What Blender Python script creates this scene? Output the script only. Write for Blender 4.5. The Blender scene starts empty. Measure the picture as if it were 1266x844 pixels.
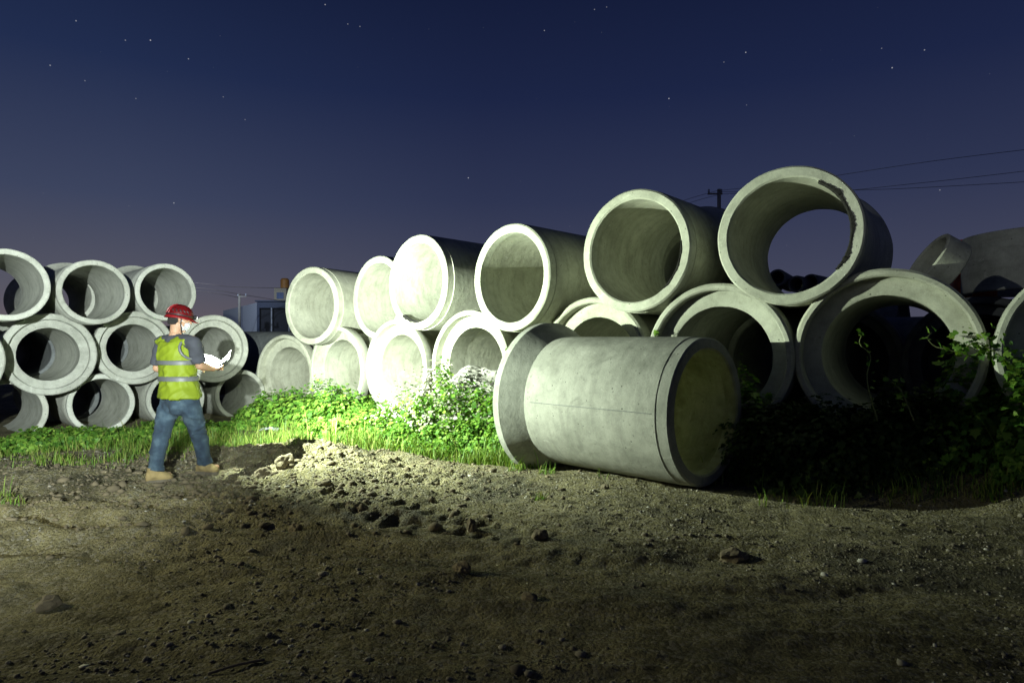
import bpy, bmesh, math, random
import numpy as np
from mathutils import Vector, Matrix
R_ = math.radians
random.seed(7); rng = np.random.default_rng(7)
sc = bpy.context.scene
C = sc.collection
F_, CH = 800.0, 1.35            # focal length in photo pixels, camera height
def P(px, py, Y): return Vector(((px-633)*Y/F_, Y, CH+(430-py)*Y/F_))

# ------------------------------------------------------------------ helpers
def link(name, me, mat=None, parent=None, smooth=True):
    o = bpy.data.objects.new(name, me); C.objects.link(o)
    if mat is not None and len(me.materials) == 0: me.materials.append(mat)
    if smooth and len(me.polygons): me.polygons.foreach_set('use_smooth', [True]*len(me.polygons))
    if parent is not None: o.parent = parent
    return o
def empty(name, loc=(0,0,0)):
    o = bpy.data.objects.new(name, None); C.objects.link(o); o.location = loc; o.empty_display_size = .2
    return o
def tag(o, label, cat, group=None, kind=None):
    if label: o['label'] = label
    if cat: o['category'] = cat
    if group: o['group'] = group
    if kind: o['kind'] = kind
    return o
def mesh_from(name, v, f):
    me = bpy.data.meshes.new(name); me.from_pydata([tuple(p) for p in v], [], f); me.update(); return me
def bm_mesh(name, bm):
    me = bpy.data.meshes.new(name); bm.to_mesh(me); bm.free(); return me
def fast_mesh(name, V, T):
    """V (n,3) array, T (m,3) triangles"""
    me = bpy.data.meshes.new(name)
    me.vertices.add(len(V)); me.vertices.foreach_set('co', np.ascontiguousarray(V, dtype=np.float32).ravel())
    k = T.shape[1]
    me.loops.add(T.size); me.loops.foreach_set('vertex_index', np.ascontiguousarray(T, dtype=np.int32).ravel())
    me.polygons.add(len(T)); me.polygons.foreach_set('loop_start', np.arange(0, T.size, k, dtype=np.int32))
    me.polygons.foreach_set('loop_total', np.full(len(T), k, dtype=np.int32))
    me.update(calc_edges=True); return me
def sharp(me, deg=35):
    bm = bmesh.new(); bm.from_mesh(me)
    for e in bm.edges:
        if len(e.link_faces) == 2 and e.calc_face_angle(0) > R_(deg): e.smooth = False
    bm.to_mesh(me); bm.free()
def box(bm, c, s, rot=None):
    r = bmesh.ops.create_cube(bm, size=1.0)
    M = Matrix.Translation(c) @ (rot.to_4x4() if rot else Matrix.Identity(4)) @ Matrix.Diagonal((s[0], s[1], s[2], 1))
    bmesh.ops.transform(bm, matrix=M, verts=r['verts']); return r['verts']
def vnoise(x, y, seed=0):
    xi = np.floor(x).astype(np.int64); yi = np.floor(y).astype(np.int64)
    xf = x-xi; yf = y-yi
    def h(a, b):
        n = (a*374761393 + b*668265263 + seed*974711) & 0x7fffffff
        n = ((n ^ (n >> 13))*1274126177) & 0x7fffffff
        return ((n ^ (n >> 16)) & 0xffff)/65535.0
    u = xf*xf*(3-2*xf); v = yf*yf*(3-2*yf)
    return (h(xi,yi)*(1-u)+h(xi+1,yi)*u)*(1-v)+(h(xi,yi+1)*(1-u)+h(xi+1,yi+1)*u)*v
def fbm(x, y, seed=0, oct=4):
    s = 0; a = 1; t = 0
    for i in range(oct):
        s = s+a*vnoise(x*2**i+17.3*i, y*2**i-9.1*i, seed+i); t += a; a *= .5
    return s/t
def loft(bm, secs, n=20, cap=True):
    """secs: list of (centre, axis u, axis v) ; rings of points c + cos*u + sin*v"""
    rings = []
    for c, u, v in secs:
        rings.append([bm.verts.new(Vector(c)+Vector(u)*math.cos(2*math.pi*i/n)+Vector(v)*math.sin(2*math.pi*i/n)) for i in range(n)])
    for a, b in zip(rings, rings[1:]):
        for i in range(n):
            bm.faces.new((a[i], a[(i+1)%n], b[(i+1)%n], b[i]))
    if cap:
        bm.faces.new(rings[0][::-1]); bm.faces.new(rings[-1])
    return rings
def tube(bm, pts, rads, n=12, cap=True, round_ends=False):
    pts = [Vector(p) for p in pts]
    if not hasattr(rads, '__len__'): rads = [rads]*len(pts)
    rads = list(rads)
    if round_ends:
        d0 = (pts[0]-pts[1]).normalized(); d1 = (pts[-1]-pts[-2]).normalized()
        a0, a1 = rads[0], rads[-1]
        pts = [pts[0]+d0*a0*.95, pts[0]+d0*a0*.6]+pts+[pts[-1]+d1*a1*.6, pts[-1]+d1*a1*.95]
        rads = [a0*.3, a0*.8]+rads+[a1*.8, a1*.3]
    secs = []; prev = None
    for i, p in enumerate(pts):
        d = (pts[min(i+1, len(pts)-1)]-pts[max(i-1, 0)]).normalized()
        if prev is None:
            ref = Vector((0,0,1)) if abs(d.z) < .9 else Vector((1,0,0))
            u = d.cross(ref).normalized()
        else:
            u = (prev-d*prev.dot(d)).normalized()
        prev = u; v = d.cross(u).normalized()
        secs.append((p, u*rads[i], v*rads[i]))
    loft(bm, secs, n, cap)
def smooth_path(pts, k=6):
    pts = [Vector(p) for p in pts]; out = []
    for i in range(len(pts)-1):
        p0 = pts[max(i-1,0)]; p1 = pts[i]; p2 = pts[i+1]; p3 = pts[min(i+2, len(pts)-1)]
        for j in range(k):
            t = j/k
            out.append(.5*((2*p1)+(p2-p0)*t+(2*p0-5*p1+4*p2-p3)*t*t+(3*p1-p0-3*p2+p3)*t**3))
    out.append(pts[-1]); return out
def remesh(bm, voxel, name, noise_amp=0, noise_sc=8, smooth_it=2):
    bmesh.ops.recalc_face_normals(bm, faces=bm.faces)
    me = bm_mesh('tmp', bm); o = bpy.data.objects.new('tmp', me); C.objects.link(o)
    m = o.modifiers.new('r', 'REMESH'); m.mode = 'VOXEL'; m.voxel_size = voxel
    if smooth_it:
        s = o.modifiers.new('s', 'SMOOTH'); s.factor = .5; s.iterations = smooth_it
    dg = bpy.context.evaluated_depsgraph_get(); dg.update()
    out = bpy.data.meshes.new_from_object(o.evaluated_get(dg)); out.name = name
    bpy.data.objects.remove(o)
    return out

# ------------------------------------------------------------------ materials
def new_mat(name):
    m = bpy.data.materials.new(name); m.use_nodes = True
    nt = m.node_tree; nt.nodes.clear()
    out = nt.nodes.new('ShaderNodeOutputMaterial')
    b = nt.nodes.new('ShaderNodeBsdfPrincipled'); nt.links.new(b.outputs[0], out.inputs[0])
    return m, nt, b, out
def N(nt, t, **kw):
    n = nt.nodes.new(t)
    for k, v in kw.items():
        if k in n.inputs: n.inputs[k].default_value = v
        else: setattr(n, k, v)
    return n
def ramp(nt, src, stops):
    r = nt.nodes.new('ShaderNodeValToRGB'); nt.links.new(src, r.inputs[0])
    while len(r.color_ramp.elements) < len(stops): r.color_ramp.elements.new(.5)
    for e, (p, c) in zip(r.color_ramp.elements, stops):
        e.position = p; e.color = (c[0], c[1], c[2], 1) if hasattr(c, '__len__') else (c, c, c, 1)
    return r
def mixc(nt, fac, a, b, mode='MIX'):
    m = nt.nodes.new('ShaderNodeMix'); m.data_type = 'RGBA'; m.blend_type = mode
    for inp, v in ((m.inputs[0], fac), (m.inputs[6], a), (m.inputs[7], b)):
        if hasattr(v, 'is_linked') or hasattr(v, 'links'): nt.links.new(v, inp)
        elif hasattr(v, '__len__'): inp.default_value = (v[0], v[1], v[2], 1)
        else: inp.default_value = v
    return m.outputs[2]
def simple(name, col, rough=.7, metal=0, var=.25, scale=12, bump=.0, bscale=60):
    m, nt, b, _ = new_mat(name)
    tc = N(nt, 'ShaderNodeTexCoord'); n = N(nt, 'ShaderNodeTexNoise', Scale=scale, Detail=5.0)
    nt.links.new(tc.outputs['Object'], n.inputs[0])
    r = ramp(nt, n.outputs[0], [(.3, [c*(1-var) for c in col]), (.7, [min(1, c*(1+var)) for c in col])])
    nt.links.new(r.outputs[0], b.inputs['Base Color']); b.inputs['Roughness'].default_value = rough
    b.inputs['Metallic'].default_value = metal
    if bump:
        n2 = N(nt, 'ShaderNodeTexNoise', Scale=bscale, Detail=4.0); nt.links.new(tc.outputs['Object'], n2.inputs[0])
        bp = N(nt, 'ShaderNodeBump', Strength=bump, Distance=.01); nt.links.new(n2.outputs[0], bp.inputs['Height'])
        nt.links.new(bp.outputs[0], b.inputs['Normal'])
    return m
def concrete(name, base, dark, light, bands=True):
    m, nt, b, _ = new_mat(name)
    tc = N(nt, 'ShaderNodeTexCoord'); oi = N(nt, 'ShaderNodeObjectInfo')
    add = N(nt, 'ShaderNodeVectorMath', operation='MULTIPLY_ADD')
    nt.links.new(oi.outputs['Random'], add.inputs[0]); add.inputs[1].default_value = (37, 53, 71)
    nt.links.new(tc.outputs['Object'], add.inputs[2]); co = add.outputs[0]
    n1 = N(nt, 'ShaderNodeTexNoise', Scale=1.6, Detail=7.0, Roughness=.62); nt.links.new(co, n1.inputs[0])
    n2 = N(nt, 'ShaderNodeTexNoise', Scale=9.0, Detail=8.0, Roughness=.7); nt.links.new(co, n2.inputs[0])
    n3 = N(nt, 'ShaderNodeTexNoise', Scale=90.0, Detail=4.0, Roughness=.7); nt.links.new(co, n3.inputs[0])
    c1 = ramp(nt, n1.outputs[0], [(.33, dark), (.5, base), (.68, light)]).outputs[0]
    c2 = mixc(nt, .65, c1, ramp(nt, n2.outputs[0], [(.33, .66), (.5, .93), (.66, 1.06)]).outputs[0], 'MULTIPLY')
    c3 = mixc(nt, .35, c2, ramp(nt, n3.outputs[0], [(.35, .6), (.6, 1.1)]).outputs[0], 'MULTIPLY')
    # stretched drips/form lines round the pipe (local Y is the pipe axis)
    mp = N(nt, 'ShaderNodeMapping'); mp.inputs['Scale'].default_value = (1.2, 9, 1.2); nt.links.new(co, mp.inputs[0])
    n4 = N(nt, 'ShaderNodeTexNoise', Scale=1.5, Detail=5.0); nt.links.new(mp.outputs[0], n4.inputs[0])
    c4 = mixc(nt, .45, c3, ramp(nt, n4.outputs[0], [(.38, .74), (.5, 1.0)]).outputs[0], 'MULTIPLY')
    # air holes
    vo = N(nt, 'ShaderNodeTexVoronoi', Scale=17.0); nt.links.new(co, vo.inputs[0])
    pit = ramp(nt, vo.outputs['Distance'], [(.10, 0.0), (.16, 1.0)]).outputs[0]
    gate = ramp(nt, n2.outputs[0], [(.50, 1.0), (.56, 0.0)]).outputs[0]
    pit2 = N(nt, 'ShaderNodeMath', operation='MAXIMUM'); nt.links.new(pit, pit2.inputs[0]); nt.links.new(gate, pit2.inputs[1])
    c5 = mixc(nt, pit2.outputs[0], [d*.45 for d in dark], c4)
    # large damp / dirt stains
    n5 = N(nt, 'ShaderNodeTexNoise', Scale=3.2, Detail=9.0, Roughness=.75, Distortion=.8); nt.links.new(co, n5.inputs[0])
    st = ramp(nt, n5.outputs[0], [(.565, 0.0), (.67, .55)]).outputs[0]
    c6 = mixc(nt, st, c5, [d*.7 for d in dark])
    tv = ramp(nt, oi.outputs['Random'], [(0, (.84,.84,.83)), (.5, (1,.99,.96)), (1, (1.06,1.07,1.06))]).outputs[0]
    c6 = mixc(nt, 1.0, c6, tv, 'MULTIPLY')
    # pale lime runs
    n6 = N(nt, 'ShaderNodeTexNoise', Scale=4.5, Detail=6.0, Roughness=.7, Distortion=1.5); nt.links.new(co, n6.inputs[0])
    c6 = mixc(nt, ramp(nt, n6.outputs[0], [(.62, 0.0), (.68, .35)]).outputs[0], c6, [min(1, l*1.25) for l in light])
    nt.links.new(c6, b.inputs['Base Color']); b.inputs['Roughness'].default_value = .88
    bp = N(nt, 'ShaderNodeBump', Strength=.55, Distance=.012)
    s = N(nt, 'ShaderNodeMath', operation='MULTIPLY_ADD'); nt.links.new(n3.outputs[0], s.inputs[0]); s.inputs[1].default_value = .25; nt.links.new(n2.outputs[0], s.inputs[2])
    s2 = N(nt, 'ShaderNodeMath', operation='MULTIPLY_ADD'); nt.links.new(pit2.outputs[0], s2.inputs[0]); s2.inputs[1].default_value = .35; nt.links.new(s.outputs[0], s2.inputs[2])
    nt.links.new(s2.outputs[0], bp.inputs['Height']); nt.links.new(bp.outputs[0], b.inputs['Normal'])
    return m
M_con = concrete('concrete_pale', (.455,.465,.385), (.345,.35,.285), (.53,.54,.455))
M_fal = concrete('concrete_grey', (.25,.255,.23), (.16,.165,.145), (.31,.315,.285))
M_bore = concrete('concrete_bore_glow', (.45,.45,.29), (.26,.27,.14), (.52,.52,.37))  # olive glow of light inside the fallen pipe, put into the colour
M_con2 = concrete('concrete_damp', (.44,.45,.40), (.30,.31,.27), (.52,.53,.48))
M_con3 = concrete('concrete_dark', (.15,.16,.165), (.09,.095,.1), (.2,.21,.21))  # much darker grey concrete, mostly for rear pipes
M_mort = simple('dark_mortar', (.012,.011,.009), .95, bump=.8, bscale=40)

# ------------------------------------------------------------------ terrain
def gh(x, y, fine=False):
    x = np.asarray(x, float); y = np.asarray(y, float)
    # distance behind the front line of the long stack (negative = camera side)
    # stack line through (-4.6,12.9) and (4.8,5.1)
    dx, dy = 9.4, -7.8; L = math.hypot(dx, dy); nx, ny = -dy/L, dx/L
    d = (x+4.6)*nx+(y-12.9)*ny
    t = ((x+4.6)*dx+(y-12.9)*dy)/L/L
    lift = np.interp(t, [-.2, 0, .3, .6, 1.0, 1.3], [-.02, 0, .15, .30, .42, .45])
    s = np.clip((d+.75)/.95, 0, 1); s = s*s*(3-2*s)
    z = lift*s
    z = z+.06*(fbm(x*.5, y*.5, 3, 3)-.5)
    near = np.exp(-((x+.0)/14)**2-((y-6)/9)**2)
    z = z+near*.035*(fbm(x*.9, y*2.8, 11, 4)-.5)*2+near*.014*(1-np.abs(2*fbm(x*.6+3, y*3.4+x*.35, 15, 3)-1)*3)
    # churned mud: wheel ruts and clods, mostly left of centre
    mud = np.exp(-((x+3.0)/3.6)**2-((y-5.6)/2.2)**2)
    rid = 1-np.abs(2*fbm(x*.9+y*.25, y*2.8, 21, 4)-1)*2.2
    z = z+mud*.05*np.clip(rid, -1, 1)
    # spoil heap between the worker and the grass
    for cx, cy, rx, ry, h in ((-2.75,7.45,.75,.38,.16), (-1.9,7.0,.5,.5,.10), (-3.9,7.9,.9,.35,.10), (-2.2,8.3,1.2,.5,.14), (-4.9,6.6,.7,.35,.09), (-1.6,7.6,.8,.3,.08), (-1.75, 6.4, .7, .16,.07)):
        g = np.exp(-((x-cx)/rx)**2-((y-cy)/ry)**2)
        z = z+h*g*(.35+1.3*fbm(x*5, y*6, 31, 4))
    for cx, cy, rx, ry, h in ((-4.6,5.05,1.5,.13,-.15), (-3.9,5.75,1.0,.11,-.10), (-4.9,5.9,1.0,.12,-.13), (-1.8,4.3,1.4,.17,-.06), (1.0,4.0,1.2,.2,-.05), (-3.3,7.0,.5,.13,-.08), (-1.2,4.9,.9,.1,-.05), (-3.2,4.5,1.2,.12,-.07), (1.9,3.6,1.5,.12,-.025)):
        z = z+h*np.exp(-((x-cx)/rx)**2-((y-cy-.12*np.sin(3*(x-cx)))/ry)**2)
    # wheel tracks: two shallow curving ruts with lug marks, right of the heap
    for off in (0, .34, 1.55, 1.9):
        cy = 8.0-.62*(x+2.6)-off
        w = np.exp(-((y-cy)/.12)**2)*np.exp(-((x+1.4)/1.5)**2)
        z = z-w*.045*(.6+.4*np.sign(np.sin(34*(x-y*.5))))
    # worker stands firm
    flat = np.exp(-((x+3.4)/.35)**2-((y-6.5)/.35)**2)
    z = z*(1-.7*flat)
    if fine:
        fade = np.exp(-np.clip(np.hypot(x, y-5)-6, 0, None)/4)
        z = z+fade*(.020*(fbm(x*6, y*7, 41, 3)-.5)+.017*(fbm(x*18, y*20, 51, 3)-.5)+mud*.05*(fbm(x*9, y*12, 61, 3)-.5))
        cl = fbm(x*4, y*5.5, 71, 4); z = z+fade*(.2+mud)*.028*np.clip(cl-.60, 0, 1)*3.0
    return z
def g1(x, y): return float(gh(np.array([x]), np.array([y]), True)[0])
def axis(a, b, step, far, k=1.25):
    mid = list(np.arange(a, b, step)); s = step; lo = []; v = a
    while v > -far: s *= k; v -= s; lo.append(v)
    s = step; hi = []; v = mid[-1]
    while v < far: s *= k; v += s; hi.append(v)
    return np.array(lo[::-1]+mid+hi)
ax = axis(-8, 6.5, .021, 900); ay = axis(1.9, 9.6, .021, 900)
XX, YY = np.meshgrid(ax, ay); ZZ = gh(XX, YY, True)
nx_, ny_ = len(ax), len(ay)
idx = np.arange(nx_*ny_).reshape(ny_, nx_)
quads = np.stack([idx[:-1,:-1], idx[:-1,1:], idx[1:,1:], idx[1:,:-1]], -1).reshape(-1, 4)
m, nt, b, _ = new_mat('dirt')
tc = N(nt, 'ShaderNodeTexCoord'); co = tc.outputs['Object']
n1 = N(nt, 'ShaderNodeTexNoise', Scale=.55, Detail=6.0, Roughness=.6); n2 = N(nt, 'ShaderNodeTexNoise', Scale=5.0, Detail=8.0, Roughness=.7)
n3 = N(nt, 'ShaderNodeTexNoise', Scale=70.0, Detail=5.0, Roughness=.75); vo = N(nt, 'ShaderNodeTexVoronoi', Scale=48.0)
vo2 = N(nt, 'ShaderNodeTexVoronoi', Scale=110.0)
for n in (n1, n2, n3, vo, vo2): nt.links.new(co, n.inputs[0])
c = ramp(nt, n1.outputs[0], [(.35, (.155,.138,.068)), (.52, (.23,.205,.11)), (.7, (.31,.28,.165))]).outputs[0]
c = mixc(nt, .8, c, ramp(nt, n2.outputs[0], [(.34, .30), (.5, .85), (.66, 1.25)]).outputs[0], 'MULTIPLY')
c = mixc(nt, .8, c, ramp(nt, n3.outputs[0], [(.34, .45), (.62, 1.3)]).outputs[0], 'MULTIPLY')
sepc = N(nt, 'ShaderNodeSeparateColor'); nt.links.new(vo.outputs['Color'], sepc.inputs[0])
peb = ramp(nt, sepc.outputs[0], [(.72, 0.0), (.78, .55)]).outputs[0]
c = mixc(nt, peb, c, (.27,.25,.20))
nt.links.new(c, b.inputs['Base Color']); b.inputs['Roughness'].default_value = .95; b.inputs['Specular IOR Level'].default_value = .2
nd_ = N(nt, 'ShaderNodeTexNoise', Scale=.9, Detail=5.0, Roughness=.6, Distortion=.6); nt.links.new(co, nd_.inputs[0])
c = mixc(nt, 1.0, c, ramp(nt, nd_.outputs[0], [(.36, .48), (.47, 1.0), (.64, 1.0), (.74, 1.3)]).outputs[0], 'MULTIPLY')
nt.links.new(c, b.inputs['Base Color']); nt.links.new(ramp(nt, nd_.outputs[0], [(.34, .45), (.46, .95)]).outputs[0], b.inputs['Roughness'])
h = N(nt, 'ShaderNodeMath', operation='MULTIPLY_ADD'); nt.links.new(vo.outputs['Distance'], h.inputs[0]); h.inputs[1].default_value = -.9; nt.links.new(n3.outputs[0], h.inputs[2])
h2 = N(nt, 'ShaderNodeMath', operation='MULTIPLY_ADD'); nt.links.new(vo2.outputs['Distance'], h2.inputs[0]); h2.inputs[1].default_value = -.35; nt.links.new(h.outputs[0], h2.inputs[2])
h3 = N(nt, 'ShaderNodeMath', operation='ADD'); nt.links.new(h2.outputs[0], h3.inputs[0]); nt.links.new(n2.outputs[0], h3.inputs[1])
bp = N(nt, 'ShaderNodeBump', Strength=1.0, Distance=.026); nt.links.new(h3.outputs[0], bp.inputs['Height']); nt.links.new(bp.outputs[0], b.inputs['Normal'])
M_dirt = m
ground = link('ground', fast_mesh('ground', np.stack([XX, YY, ZZ], -1).reshape(-1, 3), quads), M_dirt)
tag(ground, 'rutted bare dirt and gravel yard', None, kind='structure')

# ------------------------------------------------------------------ pipes
def lathe(name, prof, n=96, closed=False, jit=0, seed=0):
    """prof: list of (r, y) revolved about local Y"""
    rr = random.Random(seed); V = []; Fc = []
    ph = [rr.uniform(0, 6.28) for _ in range(6)]
    for k, (r, y) in enumerate(prof):
        for i in range(n):
            a = 2*math.pi*i/n
            w = jit*(math.sin(3*a+ph[0])+.6*math.sin(7*a+ph[1])+.5*math.sin(17*a+ph[2]))*.3
            V.append(((r+w)*math.cos(a), y, (r+w)*math.sin(a)))
    K = len(prof)
    for k in range(K if closed else K-1):
        k2 = (k+1) % K
        for i in range(n):
            Fc.append((k*n+i, k2*n+i, k2*n+(i+1)%n, k*n+(i+1)%n))
    return mesh_from(name, V, Fc)
_pipe_cache = {}
def pipe_meshes(D, Db, L, key, n, variant, cone=False):
    k = (D, Db, L, variant)
    if k in _pipe_cache: return _pipe_cache[k]
    R = D/2; r = R*.83; Rb = Db/2
    t = .13*D/1.45; fl = .30*D/1.45; bl = .20*D/1.45; sd = .15*D/1.45; rs = R*1.02+.03*D
    e = .012*D
    if cone: fl, bl = .23, .11
    if rs > Rb-.05*D: rs = Rb-.06*D
    # local frame: spigot face at y=0, bell face at y=L
    spig = [(r, t), (r, e), (r+e, 0), (R*.990-e, 0), (R*.990, e), (R*.990, t-.006), (R*.991, t)]
    yb = L-fl-bl
    barrel_out = [(R*.991, t), (R, t+.006)]+[(R, t+.012+(yb-t)*q/6) for q in range(1, 6)]+[(R, yb)]
    barrel_in = [(r, yb)]+[(r, yb-(yb-t)*q/6) for q in range(1, 6)]+[(r, t)]
    bell = [(R, yb), (R+(Rb-R)*(.45 if cone else .25), yb+fl*.45), (R+(Rb-R)*(.8 if cone else .7), yb+fl*.8), (Rb, yb+fl), (Rb, L-e*1.4), (Rb-e*1.4, L), (rs+e, L), (rs, L-e), (rs, L-sd), (r+e, L-sd-e*.3), (r, L-sd-e), (r, yb)]
    a = lathe('spigot_rim', spig, n, jit=.004*D, seed=variant); b_ = lathe('barrel', barrel_out, n, jit=.002*D, seed=variant); b2 = lathe('barrel_in', barrel_in, n, jit=.002*D, seed=variant)
    # join in/out
    V = [tuple(v.co) for v in b_.vertices]+[tuple(v.co) for v in b2.vertices]; o = len(b_.vertices)
    Fc = [tuple(p.vertices) for p in b_.polygons]+[tuple(q+o for q in p.vertices) for p in b2.polygons]
    bar = mesh_from('barrel', V, Fc)
    be = lathe('bell', bell, n, jit=.004*D, seed=variant)
    for q in (a, bar, be):
        bm = bmesh.new(); bm.from_mesh(q)
        bmesh.ops.recalc_face_normals(bm, faces=bm.faces)
        # make sure rims face outward
        bm.to_mesh(q); bm.free(); sharp(q, 24 if cone else 38)
    _pipe_cache[k] = (a, bar, be); return _pipe_cache[k]
MATS = {}
def pipe(label, group, c, yaw, near='spigot', D=1.45, Db=1.62, L=2.0, pitch=0, mat=None, variant=0, roll=0, n=96):
    """c: centre of the near face, yaw: axis direction away from the camera, degrees clockwise from +Y"""
    mat = mat or M_con
    a, bar, be = pipe_meshes(D, Db, L, None, n, variant, near == 'spigot' and Db > 1.7 and D < 1.5)
    root = empty('concrete_pipe')
    ax_ = Vector((math.sin(R_(yaw))*math.cos(R_(pitch)), math.cos(R_(yaw))*math.cos(R_(pitch)), math.sin(R_(pitch))))
    yv = ax_ if near == 'spigot' else -ax_
    xv = yv.cross(Vector((0,0,1))).normalized(); zv = xv.cross(yv).normalized()
    c = Vector(c); org = c if near == 'spigot' else c+ax_*L
    base = org+yv*(L/2)-zv*(D/2)
    M = Matrix((xv, yv, zv)).transposed().to_4x4(); M.translation = base
    root.matrix_world = M
    # parts: local shift so that origin is the base
    for me, nm in ((a, 'spigot_rim'), (bar, 'barrel'), (be, 'bell')):
        me2 = me
        key = (me.name, mat.name)
        if key not in MATS:
            me2 = me.copy(); me2.materials.clear(); me2.materials.append(mat); MATS[key] = me2
        me2 = MATS[key]
        o = link(nm, me2, None, root)
        o.matrix_local = Matrix.Translation((0, -L/2, D/2)) @ Matrix.Rotation(R_(roll), 4, 'Y')
    if mat is M_fal:        # paler olive bore, its colour standing in for bounced light
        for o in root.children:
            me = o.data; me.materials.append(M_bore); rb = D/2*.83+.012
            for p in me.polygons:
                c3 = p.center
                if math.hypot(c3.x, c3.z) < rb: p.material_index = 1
    tag(root, label, 'pipe', group)
    return root
GU = 'pipes in the long two-tier stack'; GL = 'pipes in the left stack'; GB = 'pipes stacked behind'
def up(px, py, hpx, yaw, label, D=1.45, **kw):
    return pipe(label, GU, P(px, py, F_*D/hpx), yaw, 'spigot', D=D, **kw)
# top row of the long stack
U1 = up(384, 378, 97, 32, 'upper-row pipe at the far left end of the long stack, with nothing on its left', variant=1, roll=40)
U2 = up(466, 368, 104, 42, 'upper-row pipe tucked behind the left edge of the brightest open pipe', variant=2, roll=100)
U3 = up(515, 349, 118, 44, 'brightest lit pipe end of the upper row, its whole bore glowing white', variant=3, roll=170)
U4 = up(630, 343, 134, 45, 'upper-row pipe with olive bore directly above the left end of the fallen pipe', variant=1, roll=210)
U5 = up(783, 310, 153, 41, 'upper-row pipe with a sliver of sky in its bore, directly above the fallen pipe', variant=2, roll=280)
U6 = up(973, 291, 173, 34, 'topmost and largest-looking pipe, open to the sky with black crusted mortar inside the rim', D=1.42, variant=3, roll=330)
# lower row (bells to the front)
low = [(350,464,12.9,30,'lower-row bell pipe at the far left end of the long stack, above the leafy bushes',1),
       (414,458,11.8,40,'second lower-row bell pipe from the left of the long stack',2),
       (487,456,10.6,43,'lower-row bell pipe half hidden behind the pale vine mound',3),
       (578,453,9.3,43,'lower-row bell pipe with a rough grey boulder of rubble in its mouth',1),
       (731,447,8.15,42,'lower-row bell pipe whose arch rises just above the fallen pipe',2),
       (884,442,7.05,38,'lower-row bell pipe just right of the fallen pipe, half in its shadow',3),
       (1093,437,6.15,34,'largest lower-row bell pipe at right with a black bore and vines climbing into it',1),
       (1386,437,5.1,34,'lower-row bell pipe cut off by the right edge of the picture',2)]
LOW = []
for px, py, Y, yaw, lb, vv in low:
    LOW.append(pipe(lb, GU, P(px, py, Y), yaw, 'bell', D=1.36, Db=1.62, variant=vv, roll=37*vv+px))
# pipes behind the long stack
pipe('back-row pipe showing only a small pale tip right of the olive-bored upper pipe', GB, P(728, 357, 10.6), 42, 'bell', D=1.45, variant=1, mat=M_con)
pipe('back-row pipe whose rounded top shows just left of the sky-open topmost pipe', GB, P(866, 332, 9.3), 22, 'bell', D=1.3, Db=1.55, variant=2)
for k, (px, py, Y) in enumerate(((800,452,10.0),(960,445,8.8),(640,455,11.2))):
    pipe(['back-row pipe lying low behind the fallen pipe', 'back-row pipe lying low in the dark behind the topmost pipe','back-row pipe lying low behind the olive-bored upper pipe'][k], GB, P(px, py, Y), 40, 'spigot', D=1.45, variant=1+k, mat=M_con2)
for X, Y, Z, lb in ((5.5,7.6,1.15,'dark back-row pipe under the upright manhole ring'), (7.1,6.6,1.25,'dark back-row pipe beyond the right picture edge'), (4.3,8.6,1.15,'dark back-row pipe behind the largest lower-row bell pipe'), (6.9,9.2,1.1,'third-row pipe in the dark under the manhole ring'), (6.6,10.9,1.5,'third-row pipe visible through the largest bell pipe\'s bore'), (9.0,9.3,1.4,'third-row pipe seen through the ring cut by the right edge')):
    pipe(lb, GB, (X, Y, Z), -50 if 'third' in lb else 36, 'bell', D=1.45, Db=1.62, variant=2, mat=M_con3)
# fallen pipe in front
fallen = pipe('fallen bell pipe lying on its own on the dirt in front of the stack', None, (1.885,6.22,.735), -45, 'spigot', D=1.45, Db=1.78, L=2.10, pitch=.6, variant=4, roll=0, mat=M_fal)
bm = bmesh.new()
box(bm, (-.7265, -.125, 1.45/2+.02), (.006, 1.5, .005))
link('mould_seam', bm_mesh('mould_seam', bm), M_con3, fallen, False)
# left stack
def lp(px, py, Y, near, lb, D=1.0, vv=1, yaw=-45, grp=GL, mat=M_con2):
    return pipe(lb, grp, P(px, py, Y), yaw, near, D=D if near == 'spigot' else .98, Db=1.25, L=2.0, variant=vv, roll=px*3, mat=mat)
lp(9, 352, 8.9, 'spigot', 'top-tier pipe of the left stack cut off by the left picture edge')
lp(117, 361, 10.0, 'spigot', 'middle one of the three top-tier pipes of the left stack', vv=2)
lp(206, 361, 11.3, 'spigot', 'top-tier pipe of the left stack right above the red helmet', vv=3)
lp(-66, 446, 8.6, 'bell', 'second-tier bell pipe of the left stack almost wholly outside the left edge')
lp(62, 438, 9.9, 'bell', 'second-tier bell pipe of the left stack nearest the camera, widest ring there', vv=2)
lp(167, 430, 11.1, 'bell', 'second-tier bell pipe of the left stack directly left of the worker', vv=3)
lp(266, 431, 12.0, 'bell', 'second-tier bell pipe of the left stack behind the worker\'s sheet of paper')
lp(11, 509, 9.7, 'spigot', 'bottom-tier pipe of the left stack cut by the left picture edge', vv=3)
lp(126, 499, 10.8, 'spigot', 'bottom-tier pipe of the left stack left of the worker\'s legs')
lp(218, 493, 11.8, 'spigot', 'bottom-tier pipe of the left stack hidden behind the worker\'s legs', vv=2)
lp(298, 488, 12.9, 'spigot', 'bottom-tier pipe at the right end of the left stack, beside the green bushes', vv=3)
lp(80, 366, 11.5, 'spigot', 'dark pipe top peeping out behind the left stack near the left picture edge', grp=GB, vv=2)
lp(164, 366, 12.9, 'spigot', 'dark pipe top peeping out behind the left stack, left of the red helmet\'s pipe', grp=GB, vv=3)
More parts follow.
